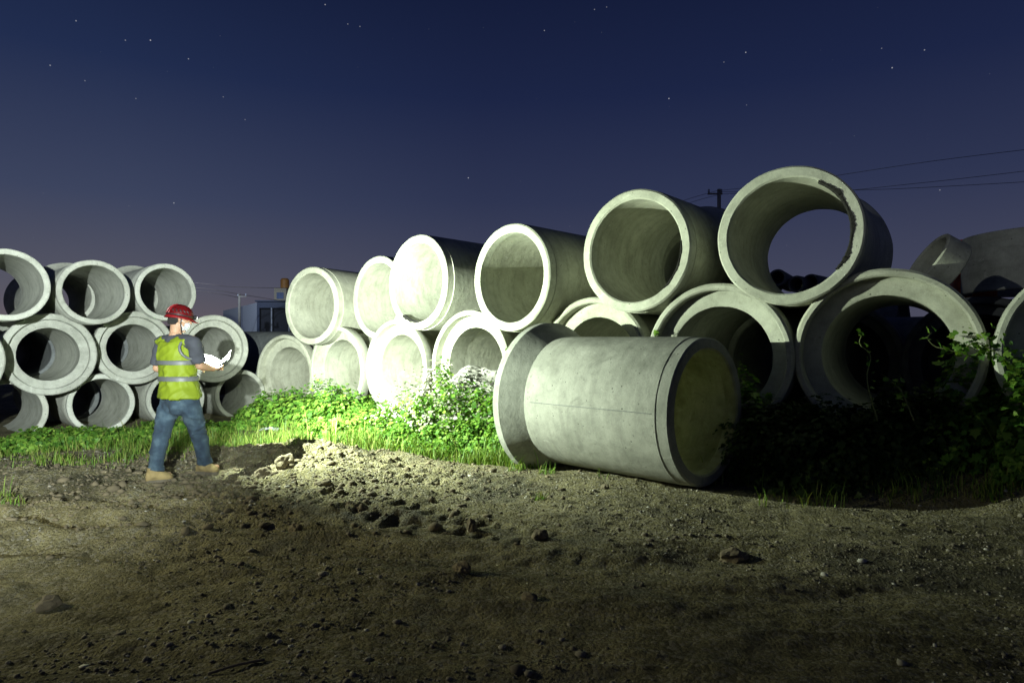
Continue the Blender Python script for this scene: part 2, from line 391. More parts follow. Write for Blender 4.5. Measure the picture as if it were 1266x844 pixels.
for X, Y, Z, lb in ((-8.6,11.4,1.27,'second-tier pipe seen through the nearest bore of the left stack'), (-8.0,12.6,1.33,'second-tier pipe hidden behind the ring left of the worker'), (-7.0,13.5,1.33,'second-tier pipe hidden behind the ring by the sheet of paper'), (-10.1,12.9,1.27,'third-row pipe in the dark at the far end of the nearest bore'), (-9.7,10.9,1.27,'second-tier pipe behind the ring cut by the left picture edge'), (-8.4,12.3,.42,'bottom-tier pipe hidden behind the front of the left stack')):
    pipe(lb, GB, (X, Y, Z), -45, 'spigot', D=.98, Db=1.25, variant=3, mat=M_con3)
# pipes lying crosswise in the gap
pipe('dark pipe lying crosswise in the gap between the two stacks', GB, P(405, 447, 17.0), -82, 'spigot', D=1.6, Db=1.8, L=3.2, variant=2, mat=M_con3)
# rings at right
def ring(label, c, axis_dir, D, th, L, mat, cat='concrete ring', name='concrete_ring'):
    r = D/2; ri = r-th; e = .012
    me = lathe(name, [(ri, e), (ri+e, 0), (r-e, 0), (r, e), (r, L*.5), (r, L-e), (r-e, L), (ri+e, L), (ri, L-e), (ri, L*.5)], 96, True, .004)
    bm = bmesh.new(); bm.from_mesh(me); bmesh.ops.recalc_face_normals(bm, faces=bm.faces); bm.to_mesh(me); bm.free(); sharp(me)
    o = link(name, me, mat); y = Vector(axis_dir).normalized()
    ref = Vector((0,0,1)) if abs(y.z) < .95 else Vector((1,0,0))
    x = y.cross(ref).normalized(); z = x.cross(y)
    M = Matrix((x, y, z)).transposed().to_4x4(); M.translation = Vector(c); o.matrix_world = M
    tag(o, label, cat); return o
ring('upright grey manhole ring standing on the stack by the right edge', (6.22, 7.55, 2.0), (0,.0,1), 1.62, .1, .67, M_con2)
ring('small tilted concrete ring leaning on top of the largest lower-row pipe', P(1145, 321, 6.45), (.82,-.14,-.52), .60, .045, .24, M_con)
ring('orange plastic ring edge peeping between tilted ring and manhole ring', (P(1203,430,8.3).x, 8.3, 1.95), (.02,.0,1), .5, .04, .77, simple('orange_plastic', (.6,.10,.02), .45), 'plastic ring', 'plastic_ring')
# far small pipes seen through the topmost bore
G3 = 'small pipes heaped far behind, seen through the topmost bore'
bpos = [(961,349,'round-ended small pipe seen end-on through the topmost bore, leftmost clear ring'), (940,352,'small pipe mostly hidden at the left lip of the topmost bore'), (984,357,'small pipe in the heap right of the round-ended one'), (1002,355,'small pale-rimmed pipe at the right end of the far heap')]
for i, (px, py, lb) in enumerate(bpos):
    ring(lb, P(px, py-6, 13.0), (.5 if i < 2 else .8, .8, 0), .34, .045, 1.6, M_con3, 'pipe', 'small_concrete_pipe')['group'] = G3
pipe('pale back-row pipe carrying the far heap of small pipes', GB, P(930, 412, 12.6), 62, 'spigot', D=1.6, Db=1.8, L=3.4, variant=3, mat=M_con3)

# crusted mortar on the topmost pipe's rim (part)
def crust(parent_pipe, a0, a1, R, n=60, seed=1, wd=.035):
    rr = random.Random(seed); bm = bmesh.new(); prev = None
    for i in range(n+1):
        t = i/n; a = a0+(a1-a0)*t
        w = .004+wd*abs(math.sin(3.1*t*math.pi))**2*rr.uniform(.4, 1)
        th = .005+.010*rr.random()
        ps = [(R-.02, .06), (R-.01-th, .03), (R-.004, -th), (R+w, -th*.9), (R+w+.004, .004)]
        ring_ = [bm.verts.new((q[0]*math.cos(a), q[1], q[0]*math.sin(a))) for q in ps]
        if prev:
            for k in range(4): bm.faces.new((prev[k], prev[k+1], ring_[k+1], ring_[k]))
        prev = ring_
    bmesh.ops.recalc_face_normals(bm, faces=bm.faces)
    o = link('mortar_crust', bm_mesh('mortar_crust', bm), M_mort, parent_pipe, False)
    return o
o = crust(U6, R_(-40), R_(60), .71*.83); o.matrix_local = Matrix.Translation((0, -1.0, .71))
o['label'] = 'black crusted mortar on the inner rim'
o = crust(U5, R_(-50), R_(5), .725*.83, 30, 4, .018); o.matrix_local = Matrix.Translation((0, -1.0, .725))
o = crust(U3, R_(235), R_(275), .725*.83, 20, 5, .02); o.matrix_local = Matrix.Translation((0, -1.0, .725))

# ------------------------------------------------------------------ rocks and clods
def rock(name, c, s, mat, seed, sub=3, amp=.35, flat=.7):
    bm = bmesh.new(); bmesh.ops.create_icosphere(bm, subdivisions=sub, radius=1)
    rr = random.Random(seed); off = Vector((rr.random()*50, rr.random()*50, rr.random()*50))
    from mathutils import noise
    for v in bm.verts:
        d = noise.fractal(v.co*1.3+off, .9, 2.1, 4)*amp + noise.noise(v.co*4+off)*amp*.25
        v.co *= 1+d
        v.co = Vector((v.co.x*s[0], v.co.y*s[1], v.co.z*s[2]*flat))
    me = bm_mesh(name, bm); o = link(name, me, mat, None, False); o.location = c
    o.rotation_euler = (0, 0, rr.uniform(0, 6)); return o
M_clod = simple('mud_clod', (.13,.105,.065), .95, bump=1, bscale=25)
M_rub = concrete('rubble', (.30,.30,.27), (.18,.18,.16), (.42,.42,.38))
def gp(px, py):
    """ground point seen at a pixel (flat guess refined by height)"""
    Y = CH*F_/(py-430)
    for _ in range(6):
        z = g1((px-633)*Y/F_, Y); Y = (CH-z)*F_/(py-430)
    return (px-633)*Y/F_, Y
clods = [(583,656,.045,.07,'tall dark mud clod standing alone on the dirt in the middle foreground'),
 (583,641,.04,.04,None), (433,625,.04,.045,'left one of a pair of round clods on the dirt below the spoil heap'),
 (448,624,.045,.045,'right one of a pair of round clods on the dirt below the spoil heap'),
 (668,664,.07,.045,'flat dark clod right of the tall standing clod'), (366,652,.055,.045,'dark clod on dirt below and right of the worker'),
 (534,620,.035,.03,'small dark clod in the lit dirt in front of the vine mound'), (906,690,.10,.05,'broad dark clod on the gravel below the fallen pipe\'s open end'),
 (748,604,.045,.035,'small stone beside the fallen pipe near its middle'), (572,706,.06,.045,'dark clod low in the centre foreground'), (60,750,.06,.04,'flat clod near the lower left corner'),
 (325,590,.09,.07,'lumpy clod of spoil right of the worker\'s boots'), (352,578,.1,.09,'big pale lump on top of the spoil heap'), (300,600,.06,.05,'small lump of spoil between worker and heap'), (655,742,.05,.03,'small pebble-like clod low right of centre')]
for i, (px, py, s, hh, lb) in enumerate(clods):
    if lb is None: continue
    x, y = gp(px, py); c = (x, y, g1(x, y)+hh*.35)
    tag(rock('mud_clod', c, (s, s*.8, hh*1.4), M_clod if i not in (8, 11, 12, 13) else simple('spoil', (.15,.125,.08), .95, bump=1, bscale=30), i), lb, 'clod', 'clods and stones on the dirt')
pb = LOW[3].matrix_world.translation
c = P(592, 468, 9.55)
tag(rock('rubble_boulder', (c.x, c.y, c.z-.16), (.46, .38, .42), M_rub, 5, 4, .25, .8), 'rough grey lump of concrete rubble sitting in a lower pipe mouth', 'boulder')
# gravel: one stuff object
def scatter_rocks(name, pts, sizes, mat, label, cat):
    bm = bmesh.new(); bmesh.ops.create_icosphere(bm, subdivisions=1, radius=1); bm.verts.ensure_lookup_table()
    T0 = np.array([[v.index for v in f.verts] for f in bm.faces]); V0 = np.array([v.co[:] for v in bm.verts]); bm.free()
    n = len(pts); k = len(V0)
    V = np.repeat(V0[None], n, 0)*(1+rng.uniform(-.32, .32, (n, k, 1)))
    V = V*(np.stack([sizes*rng.uniform(.8,1.4,n), sizes*rng.uniform(.7,1.2,n), sizes*rng.uniform(.4,.8,n)], -1)[:, None, :])
    a = rng.uniform(0, 6.28, n); ca, sa = np.cos(a)[:, None], np.sin(a)[:, None]
    X = V[..., 0]*ca-V[..., 1]*sa; Y = V[..., 0]*sa+V[..., 1]*ca
    V = np.stack([X, Y, V[..., 2]], -1)+pts[:, None, :]
    T = (T0[None]+(np.arange(n)*k)[:, None, None]).reshape(-1, 3)
    o = link(name, fast_mesh(name, V.reshape(-1, 3), T), mat, None, False)
    tag(o, label, cat, kind='stuff'); return o
n = 34000
u = rng.uniform(0, 1, n); gy = 2.0+7.0*u**.9; gx = rng.uniform(-1, 1, n)*(gy*.9+.8)
dens = fbm(gx*.9, gy*1.2, 91, 3); keep = dens > rng.uniform(.30, .68, n); gx = gx[keep]; gy = gy[keep]
sz = np.clip(0.0042*np.exp(rng.normal(0, .6, len(gx)))+.002, 0, .030)
pts = np.stack([gx, gy, gh(gx, gy, True)+sz*.2], -1)
m, nt, b, _ = new_mat('gravel'); g = N(nt, 'ShaderNodeNewGeometry')
r = ramp(nt, g.outputs['Random Per Island'], [(0, (.07,.058,.04)), (.6, (.16,.14,.10)), (.93, (.24,.22,.18)), (1, (.42,.41,.37))])
nt.links.new(r.outputs[0], b.inputs['Base Color']); b.inputs['Roughness'].default_value = .9
scatter_rocks('gravel', pts, sz, m, 'loose gravel and crumbs of soil scattered over the dirt yard', 'gravel')
# soil crumbs in the churned area
n = 5200
gx = rng.normal(-2.9, 1.5, n); gy = rng.normal(6.7, 1.0, n); ok = (gy < 8.6) & (gy > 3.5); gx = gx[ok]; gy = gy[ok]
sz = np.clip(.010*np.exp(rng.normal(0, .6, len(gx))), .004, .045)
scatter_rocks('soil_crumbs', np.stack([gx, gy, gh(gx, gy, True)+sz*.25], -1), sz, simple('soil', (.12,.098,.06), .95), 'crumbled soil lumps around the spoil heap and the worker', 'soil')

# ------------------------------------------------------------------ vegetation
def leaf_mat(name, cols, trans=.35):
    m, nt, b, out = new_mat(name); g = N(nt, 'ShaderNodeNewGeometry')
    r = ramp(nt, g.outputs['Random Per Island'], [(i/(len(cols)-1), c) for i, c in enumerate(cols)])
    nt.links.new(r.outputs[0], b.inputs['Base Color']); b.inputs['Roughness'].default_value = .55
    b.inputs['Specular IOR Level'].default_value = .3
    t = N(nt, 'ShaderNodeBsdfTranslucent'); nt.links.new(mixc(nt, 1.0, r.outputs[0], (.9,1.0,.35), 'MULTIPLY'), t.inputs[0])
    mx = N(nt, 'ShaderNodeMixShader'); mx.inputs[0].default_value = trans
    nt.links.new(b.outputs[0], mx.inputs[1]); nt.links.new(t.outputs[0], mx.inputs[2]); nt.links.new(mx.outputs[0], out.inputs[0])
    return m
M_leaf = leaf_mat('leaf_green', [(.05,.13,.02), (.10,.23,.03), (.16,.31,.04), (.24,.36,.06)])
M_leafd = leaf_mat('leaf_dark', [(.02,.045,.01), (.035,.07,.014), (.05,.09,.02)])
M_glare = leaf_mat('leaf_glare', [(.30,.34,.20), (.40,.38,.34), (.46,.42,.41), (.20,.3,.09), (.34,.34,.26)], .2)  # pale leaf colours hold the lamp's overexposure
M_grass = leaf_mat('grass_blade', [(.06,.13,.018), (.12,.22,.03), (.18,.26,.045), (.28,.27,.09)], .3)
M_stem = simple('stem', (.12,.14,.05), .8)
# lobed leaf outline, slightly folded along the midrib
LV = np.array([(0,0,0), (.22,-.02,.05), (.52,.18,.10), (.30,.34,.05), (.46,.62,.09), (.20,.62,.03), (0,1.0,-.08), (-.20,.62,.03), (-.46,.62,.09), (-.30,.34,.05), (-.52,.18,.10), (-.22,-.02,.05), (0,.40,-.01)])
LT = np.array([(12,i,(i+1) if i < 11 else 0) for i in range(12)])
LV2 = np.array([(0,0,0), (.3,.3,.06), (.28,.7,.06), (0,1,-.05), (-.28,.7,.06), (-.3,.3,.06), (0,.5,0)]); LT2 = np.array([(6,i,(i+1)%6) for i in range(6)])
def leaves(name, pts, sizes, mat, nrm=None, tilt=.8, big=True, parent=None):
    V0, T0 = (LV, LT) if big else (LV2, LT2); n = len(pts); k = len(V0)
    if nrm is None: nrm = np.tile(np.array([[0,-.35,.8]]), (n, 1))
    nn = nrm+rng.normal(0, tilt*.6, (n, 3)); nn /= np.linalg.norm(nn, axis=1)[:, None]+1e-9
    r = rng.normal(0, 1, (n, 3)); r[:, 2] -= .5
    y = r-nn*(r*nn).sum(1)[:, None]; y /= np.linalg.norm(y, axis=1)[:, None]+1e-9; x = np.cross(y, nn)
    V = (V0[None,:,0:1]*x[:,None]+V0[None,:,1:2]*y[:,None]+V0[None,:,2:3]*nn[:,None])*sizes[:,None,None]+pts[:,None]
    T = (T0[None]+(np.arange(n)*k)[:,None,None]).reshape(-1,3)
    return link(name, fast_mesh(name, V.reshape(-1,3), T), mat, parent, False)
def bush(label, blobs, nleaf, size, mat, cat='bush', group=None, name='leafy_bush', stems=14, big=True, seed=0, shell=.72):
    """blobs: (x, y, rx, ry, h) domes standing on the ground"""
    x0 = sum(b[0] for b in blobs)/len(blobs); y0 = sum(b[1] for b in blobs)/len(blobs); z0 = g1(x0, y0)
    root = empty(name, (x0, y0, z0)); tag(root, label, cat, group)
    w = np.array([b[2]*b[3]+b[4]*(b[2]+b[3])*.5 for b in blobs]); w /= w.sum()
    which = rng.choice(len(blobs), nleaf, p=w); B = np.array(blobs)[which]
    th = rng.uniform(0, 2*np.pi, nleaf); cz = rng.uniform(0, 1, nleaf)**.85; s = np.sqrt(1-cz**2)
    rad = shell+(1-shell)*rng.uniform(0, 1, nleaf)**.5+rng.normal(0, .05, nleaf)
    lump = .62+.85*fbm(np.cos(th)*s*2.2+B[:,0]*5+10, np.sin(th)*s*2.2+cz*2.5+B[:,1]*3+10, 5+seed, 3)
    rad = rad*lump
    d = np.stack([np.cos(th)*s, np.sin(th)*s, cz], -1)
    X = B[:,0]+d[:,0]*B[:,2]*rad; Y = B[:,1]+d[:,1]*B[:,3]*rad
    Z = gh(X, Y)+.02+d[:,2]*B[:,4]*rad
    nr = d*np.array([1,1,1.2])+np.array([0,0,.45])
    sz = size*np.exp(rng.normal(0, .3, nleaf))
    leaves('foliage', np.stack([X-x0, Y-y0, Z-z0], -1), sz, mat, nr, .75, big, root)
    rr = random.Random(seed)
    for i in range(stems):
        bm = bmesh.new()
        b_ = rr.choice(blobs); a = rr.uniform(0, 6.28); q = rr.random()**.5
        px_, py_ = b_[0]+b_[2]*.5*q*math.cos(a), b_[1]+b_[3]*.5*q*math.sin(a)
        zb = float(gh(px_, py_)); k = rr.uniform(.6, .95)
        p0 = Vector((px_-x0, py_-y0, zb-z0-.03)); p2 = Vector((b_[0]+b_[2]*k*math.cos(a)*q-x0, b_[1]+b_[3]*k*math.sin(a)*q-y0, zb-z0+b_[4]*k*(1-.5*q)))
        tube(bm, smooth_path([p0, (p0+p2)/2+Vector((rr.uniform(-.05,.05), rr.uniform(-.05,.05), .05)), p2], 3), [.006]*4+[.004]*2+[.0025], 5)
        link('stem', bm_mesh('stem', bm), M_stem, root)
    return root
def at(px, py, Y):
    p = P(px, py, Y); return p.x, p.y
def blobs_px(L):
    out = []
    for px, top, Y, rx, ry in L:
        x = (px-633)*Y/F_; z = CH+(430-top)*Y/F_; out.append((x, Y, rx, ry, max(.12, (z-float(gh(x, Y)))*.92)))
    return out
GBU = 'bushes along the foot of the stacks'
bush('dense dark green bush at the foot of the far left end of the long stack', blobs_px([(345,490,11.2,.55,.5),(320,500,11.4,.4,.4),(375,482,10.9,.5,.45)]), 5200, .055, M_leaf, group=GBU, seed=1)
bush('lush green bush below the second and third lower bell pipes', blobs_px([(405,474,10.0,.45,.5),(435,482,9.7,.5,.45),(462,500,9.3,.5,.4),(425,512,9.0,.5,.4)]), 7000, .05, M_leaf, group=GBU, seed=2)
bush('low bright green bush on the near side of the pale vine mound', blobs_px([(505,530,8.3,.5,.3),(560,518,8.3,.5,.3),(600,520,8.2,.4,.35),(470,522,8.6,.45,.3),(530,548,8.0,.45,.25),(622,520,8.0,.22,.3)]), 9000, .038, M_leaf, group=GBU, seed=3)
bush('tall mound of vine leaves coloured pale for lamp glare against the lower bell pipes', blobs_px([(540,442,8.9,.3,.28),(520,470,8.8,.42,.35),(562,478,8.7,.5,.35),(600,478,8.6,.35,.35),(495,500,8.7,.4,.35),(545,500,8.4,.55,.35)]), 4300, .036, M_glare, cat='vine mound', name='vine_mound', seed=4, stems=26)
bush('fresh green leaves growing up through the pale vine mound', blobs_px([(546,445,8.85,.22,.26),(566,474,8.5,.4,.3),(600,474,8.4,.3,.3),(520,475,8.55,.35,.3),(490,505,8.5,.35,.3),(622,480,8.1,.2,.25)]), 4200, .046, M_leaf, group=GBU, seed=5)
bush('green vine climbing between the lower bell pipe and the fallen pipe\'s bell', blobs_px([(629,425,8.15,.13,.15),(622,450,8.1,.1,.15)]), 420, .05, M_leaf, cat='vine', name='climbing_vine', seed=6, shell=.9)
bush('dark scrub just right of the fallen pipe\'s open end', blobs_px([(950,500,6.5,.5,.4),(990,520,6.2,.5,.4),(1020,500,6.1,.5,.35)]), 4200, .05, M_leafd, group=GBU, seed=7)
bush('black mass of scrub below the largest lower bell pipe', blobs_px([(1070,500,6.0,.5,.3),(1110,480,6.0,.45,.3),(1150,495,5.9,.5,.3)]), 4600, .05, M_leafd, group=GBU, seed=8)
bush('tallest dark bush at the right, its leafy top catching the light', blobs_px([(1205,418,6.0,.30,.28),(1246,424,5.9,.28,.26),(1185,468,6.0,.22,.24),(1290,470,5.8,.45,.35),(1210,490,5.8,.5,.3)]), 5600, .055, M_leaf, group=GBU, seed=9)
bush('leafy bush hiding the foot of the pipe cut off by the right edge', blobs_px([(1268,452,5.42,.26,.2),(1305,450,5.3,.32,.22)]), 2200, .055, M_leaf, group=GBU, seed=14)
bush('low clump of weeds inside the half-shaded bell pipe mouth', blobs_px([(922,458,6.9,.16,.2),(930,475,6.8,.22,.25)]), 700, .05, M_leaf, group=GBU, seed=10)
bush('leafy weeds in front of the bottom-tier pipes of the left stack', blobs_px([(70,530,8.8,.6,.25),(120,532,9.0,.6,.25),(165,530,9.6,.45,.25),(30,540,8.5,.5,.25)]), 5200, .042, M_leaf, group=GBU, seed=11)
bush('leafy weeds behind the worker, before the hidden bottom pipe', blobs_px([(215,520,10.2,.5,.25),(255,522,10.2,.5,.25),(290,521,10.6,.4,.25)]), 3200, .042, M_leaf, group=GBU, seed=12)
# tendrils with lit leaves
def tendril(label, pts, nl, seed, sp=.04):
    rr = random.Random(seed); p0 = Vector(pts[0]); root = empty('climbing_vine', p0); tag(root, label, 'vine')
    path = smooth_path([Vector(p)-p0 for p in pts], 8); bm = bmesh.new(); tube(bm, path, [.007-.005*i/len(path) for i in range(len(path))], 6)
    link('stem', bm_mesh('stem', bm), M_stem, root)
    ps = np.array([tuple(path[int(rr.uniform(.15 if sp < .05 else 0,1)*(len(path)-1))]+Vector((rr.gauss(0,sp*.7), rr.gauss(0,sp*.7), rr.gauss(.01,sp*.7)))) for _ in range(nl)])
    leaves('foliage', ps, np.array([rr.uniform(.03,.075) for _ in range(nl)]), M_leaf, None, .9, True, root)
tendril('curling vine shoot standing up against the black bore of the largest pipe', [P(1085,520,5.75), P(1072,470,5.85), P(1076,440,5.9), P(1063,425,5.92), P(1066,412,5.95), P(1061,409,5.95)], 14, 1)
tendril('thin curled tendril reaching left from the bright-topped bush', [P(1200,440,5.6), P(1172,432,5.65), P(1156,428,5.7), P(1147,418,5.72), P(1152,411,5.72)], 9, 2)
tendril('vine shoot dangling below the curled shoot in the black bore', [P(1130,520,5.6), P(1115,485,5.7), P(1100,470,5.8), P(1090,462,5.82)], 10, 3)
tendril('vine of broad lit leaves draped along the top of the right-hand bush', [P(1190,432,5.25), P(1205,424,5.2), P(1222,430,5.15), P(1240,442,5.1), P(1260,455,5.1), P(1290,458,5.1)], 150, 4, .085)
tendril('small sprig sprouting on the rim behind the fallen pipe', [P(812,432,7.6), P(809,421,7.5), P(815,412,7.45)], 9, 5)
# grass
def grass(name, x, y, hgt, label):
    n = len(x); z = gh(x, y, True)-.01; a = rng.uniform(0, 6.28, n); bend = rng.uniform(.1, .7, n)*hgt; w = rng.uniform(.0025, .006, n)
    dx, dy = np.cos(a), np.sin(a); sx, sy = -dy*w, dx*w
    def ring_(t, k): return [np.stack([x+dx*bend*t*t+sx*k*s_, y+dy*bend*t*t+sy*k*s_, z+hgt*(t-.15*t*t)], -1) for s_ in (-1, 1)]
    r0, r1, r2 = ring_(0,1), ring_(.45,.9), ring_(.8,.55); tip = np.stack([x+dx*bend, y+dy*bend, z+hgt*.85], -1)
    V = np.stack([r0[0], r0[1], r1[0], r1[1], r2[0], r2[1], tip], 1)
    T0 = np.array([(0,1,3),(0,3,2),(2,3,5),(2,5,4),(4,5,6)]); T = (T0[None]+(np.arange(n)*7)[:,None,None]).reshape(-1,3)
    o = link(name, fast_mesh(name, V.reshape(-1,3), T), M_grass, None, False); tag(o, label, 'grass', kind='stuff')
xs = []; ys = []; hs = []
def patch(cx, cy, rx, ry, n, h, rot=0):
    a = rng.uniform(0, 6.28, n); q = np.sqrt(rng.uniform(0, 1, n)); u_, v_ = np.cos(a)*q*rx, np.sin(a)*q*ry
    cr, sr = math.cos(rot), math.sin(rot); X = cx+u_*cr-v_*sr; Y = cy+u_*sr+v_*cr
    k = fbm(X*2.0, Y*2.6, 77, 4) > rng.uniform(.42, .62, n)
    xs.append(X[k]); ys.append(Y[k]); hs.append((h*np.exp(rng.normal(0, .5, n))*(.5+fbm(X*1.3, Y*1.3, 78, 2)))[k])
patch(-5.9, 8.3, 2.6, 1.3, 14000, .075, .15); patch(-5.2, 7.3, 1.9, .5, 1800, .05, .1); patch(-4.2, 9.2, 2.2, 1.0, 9000, .09); patch(-7.6, 7.3, 2.0, .9, 8000, .11)
patch(-2.9, 9.0, 1.6, .8, 6500, .08, -.3); patch(-1.2, 8.0, 1.4, .35, 6000, .11, -.35); patch(-.1, 7.65, .7, .25, 3000, .12, -.5)
patch(.5, 6.95, .6, .14, 900, .13, -.7); patch(.3, 7.1, .35, .1, 500, .1); patch(2.6, 5.75, .7, .25, 350, .16); patch(4.05, 5.3, .22, .12, 400, .09)
patch(-5.0, 5.85, .5, .14, 500, .06); patch(-4.5, 5.45, .4, .12, 400, .05); patch(.2,5.7,.10,.05,120,.04); patch(-3.0,10.3,1.6,.6,4000,.12,-.4)
patch(3.4, 6.0, 1.6, .5, 2200, .14, -.4)
grass('grass', np.concatenate(xs), np.concatenate(ys), np.concatenate(hs), 'patchy short grass along the edge of the dirt and around the pipes')

# ------------------------------------------------------------------ background: shed, tank, poles, wires
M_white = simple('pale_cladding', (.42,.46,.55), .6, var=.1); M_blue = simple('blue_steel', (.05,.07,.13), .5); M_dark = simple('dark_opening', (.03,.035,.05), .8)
bld = empty('industrial_shed', (P(320,430,55).x, 55, -.1)); tag(bld, 'pale corrugated shed with a dark open front beyond the yard, between the stacks', 'shed')
def lpart(name, bm, mat): o = link(name, bm_mesh(name, bm), mat, bld, False); o.matrix_parent_inverse = Matrix.Translation(-bld.location); return o
a = P(276,384,60); b_ = P(318,374,52)
bm = bmesh.new()
nseg = 44
for side in (0, 1):
    pass
prev = None
dirv = Vector((b_.x-a.x, b_.y-a.y, 0)); nv = Vector((dirv.y, -dirv.x, 0)).normalized()
for i in range(nseg*2+1):
    t = i/(nseg*2); p = Vector((a.x, a.y, 0))+dirv*t+nv*(.04 if i % 2 else 0); zt = a.z+(b_.z-a.z)*t
    v = (bm.verts.new((p.x, p.y, -.2)), bm.verts.new((p.x, p.y, zt)), bm.verts.new((p.x-nv.x*.2, p.y-nv.y*.2, zt)))
    if prev:
        bm.faces.new((prev[0], v[0], v[1], prev[1])); bm.faces.new((prev[1], v[1], v[2], prev[2]))
    prev = v
lpart('side_wall', bm, M_white)
x1 = P(470,0,52).x; zt = b_.z
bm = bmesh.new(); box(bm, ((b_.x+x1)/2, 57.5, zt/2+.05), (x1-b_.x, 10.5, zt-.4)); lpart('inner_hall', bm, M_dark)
bm = bmesh.new(); box(bm, ((b_.x+x1)/2, 52.05, zt-.2), (x1-b_.x, .25, .45)); lpart('fascia', bm, M_blue)
for i in range(9):
    xx = b_.x+.1+i*(x1-b_.x-.2)/8+random.uniform(-.2,.2)*(0 < i < 8); bm = bmesh.new(); box(bm, (xx, 52.0, (zt-.42)/2), (.2 if i % 3 == 0 else .09, .16, zt-.44)); lpart('front_post', bm, M_white if i in (1, 2) else M_blue)
bm = bmesh.new(); box(bm, ((b_.x+x1)/2, 51.95, 2.2), (x1-b_.x-.2, .1, .12)); lpart('rail', bm, M_white)
bm = bmesh.new(); box(bm, ((b_.x+x1)/2+.15, 57.6, zt+.13), (x1-b_.x+.6, 11.4, .12)); lpart('roof', bm, M_blue)
tk = empty('rooftop_tank', (P(349,0,56).x, 56, zt+.19)); tag(tk, 'cream rooftop hut carrying an orange tank on the shed roof', 'roof tank')
bm = bmesh.new(); box(bm, (0, 0, .65), (1.05, 1.0, 1.3)); link('hut', bm_mesh('hut', bm), simple('cream_paint', (.5,.46,.36), .7), tk, False)
bm = bmesh.new(); box(bm, (0, -.52, .65), (.6, .05, .55)); link('window', bm_mesh('window', bm), simple('blue_pane', (.12,.18,.36), .3), tk, False)
bm = bmesh.new(); loft(bm, [((.22,0,1.3),(.36,0,0),(0,.36,0)), ((.22,0,2.05),(.36,0,0),(0,.36,0)), ((.22,0,2.18),(.25,0,0),(0,.25,0))], 20); me = bm_mesh('tank', bm); sharp(me); link('tank', me, simple('orange_tank', (.5,.24,.06), .5), tk)
M_pole = simple('pole_concrete', (.32,.31,.28), .9)
def pole(px, ty, Y, r, label, side=-1):
    t = P(px, ty, Y); root = empty('utility_pole', (t.x, Y, 0)); tag(root, label, 'utility pole')
    bm = bmesh.new(); tube(bm, [(0,0,-.3),(0,0,t.z*.5),(0,0,t.z)], [r*1.4, r*1.15, r], 14); link('pole', bm_mesh('pole', bm), M_pole, root)
    bm = bmesh.new(); box(bm, (side*r*2.2, 0, t.z-r*2.5), (r*8, r*.8, r*.8)); link('cross_arm', bm_mesh('cross_arm', bm), M_pole, root, False)
    for k in (-1, 1):
        x = side*r*2.2+k*r*3.4; bm = bmesh.new()
        loft(bm, [((x,0,t.z-r*2.1),(r*.35,0,0),(0,r*.35,0)), ((x,0,t.z-r*1.2),(r*.7,0,0),(0,r*.7,0)), ((x,0,t.z-r*.9),(r*.4,0,0),(0,r*.4,0)), ((x,0,t.z-r*.2),(r*.6,0,0),(0,r*.6,0)), ((x,0,t.z+r*.1),(r*.2,0,0),(0,r*.2,0))], 10)
        link('insulator', bm_mesh('insulator', bm), M_white, root)
    return root
pole(889, 234, 30, .085, 'utility pole rising behind the topmost pipe\'s left side')
pole(296, 363, 48, .085, 'utility pole in front of the distant pale shed', 1)
M_wire = simple('wire', (.02,.02,.025), .6); M_wire2 = simple('wire_grey', (.14,.12,.12), .6)
def wire(pts, r, label, mat=M_wire, grp='overhead wires'):
    bm = bmesh.new(); p = [Vector(q) for q in pts]; tube(bm, smooth_path(p, 8), r, 6)
    me = bm_mesh('power_line', bm); o = link('power_line', me, mat); tag(o, label, 'power line', grp)
wire([P(886,236,30), P(975,226,26), P(1155,199,22), P(1400,170,18)], .0085, 'highest overhead wire running right from the pole behind the topmost pipe')
wire([P(890,237,30), P(1010,238,27), P(1131,227,24), P(1264,212,21), P(1420,193,19)], .0085, 'middle overhead wire running off the right edge')
wire([P(888,240,30), P(1060,235,26), P(1120,233,24), P(1266,225,21), P(1420,215,19)], .0085, 'lowest overhead wire running off the right edge')
wire([P(886,236,30), P(845,248,33), P(790,268,38)], .009, 'upper wire sloping down left from the pole behind the topmost pipe')
wire([P(892,240,30), P(850,252,33), P(800,275,38)], .009, 'lower wire sloping down left from the pole behind the topmost pipe')
wire([P(150,340,44), P(255,351,46), P(300,355,48), P(420,357,52)], .02, 'highest pale wire above the distant shed', M_wire2)
wire([P(150,347,44), P(255,357,46), P(298,364,48), P(330,369,50), P(420,384,54)], .02, 'pale wire sagging to the top of the pole by the distant shed', M_wire2)
wire([P(150,352,44), P(255,361,46), P(296,368,48)], .02, 'lowest pale wire ending at the pole by the distant shed', M_wire2)
# litter
bm = bmesh.new(); c = P(332, 527, 10.2); z = g1(c.x, c.y)
rr = random.Random(3); grid = [[bm.verts.new((c.x-.16+.05*i, c.y+.04*j, z+.05+rr.uniform(-.02,.035))) for i in range(8)] for j in range(5)]
for j in range(4):
    for i in range(7): bm.faces.new((grid[j][i], grid[j][i+1], grid[j+1][i+1], grid[j+1][i]))
bmesh.ops.solidify(bm, geom=bm.faces[:], thickness=.002)
tag(link('plastic_bag', bm_mesh('plastic_bag', bm), simple('white_plastic', (.7,.74,.78), .35)), 'crumpled white plastic bag lying in the grass before the bushes', 'litter')
tw = bmesh.new(); x, y = gp(290, 828); z = g1(x, y)
tube(tw, smooth_path([(x-.09, y-.05, z+.01), (x, y, z+.02), (x+.1, y+.07, z+.012)], 5), .006, 7)
tag(link('twig', bm_mesh('twig', tw), simple('twig_bark', (.16,.13,.09), .9)), 'thin dry twig lying on the dirt at the bottom left', 'twig')

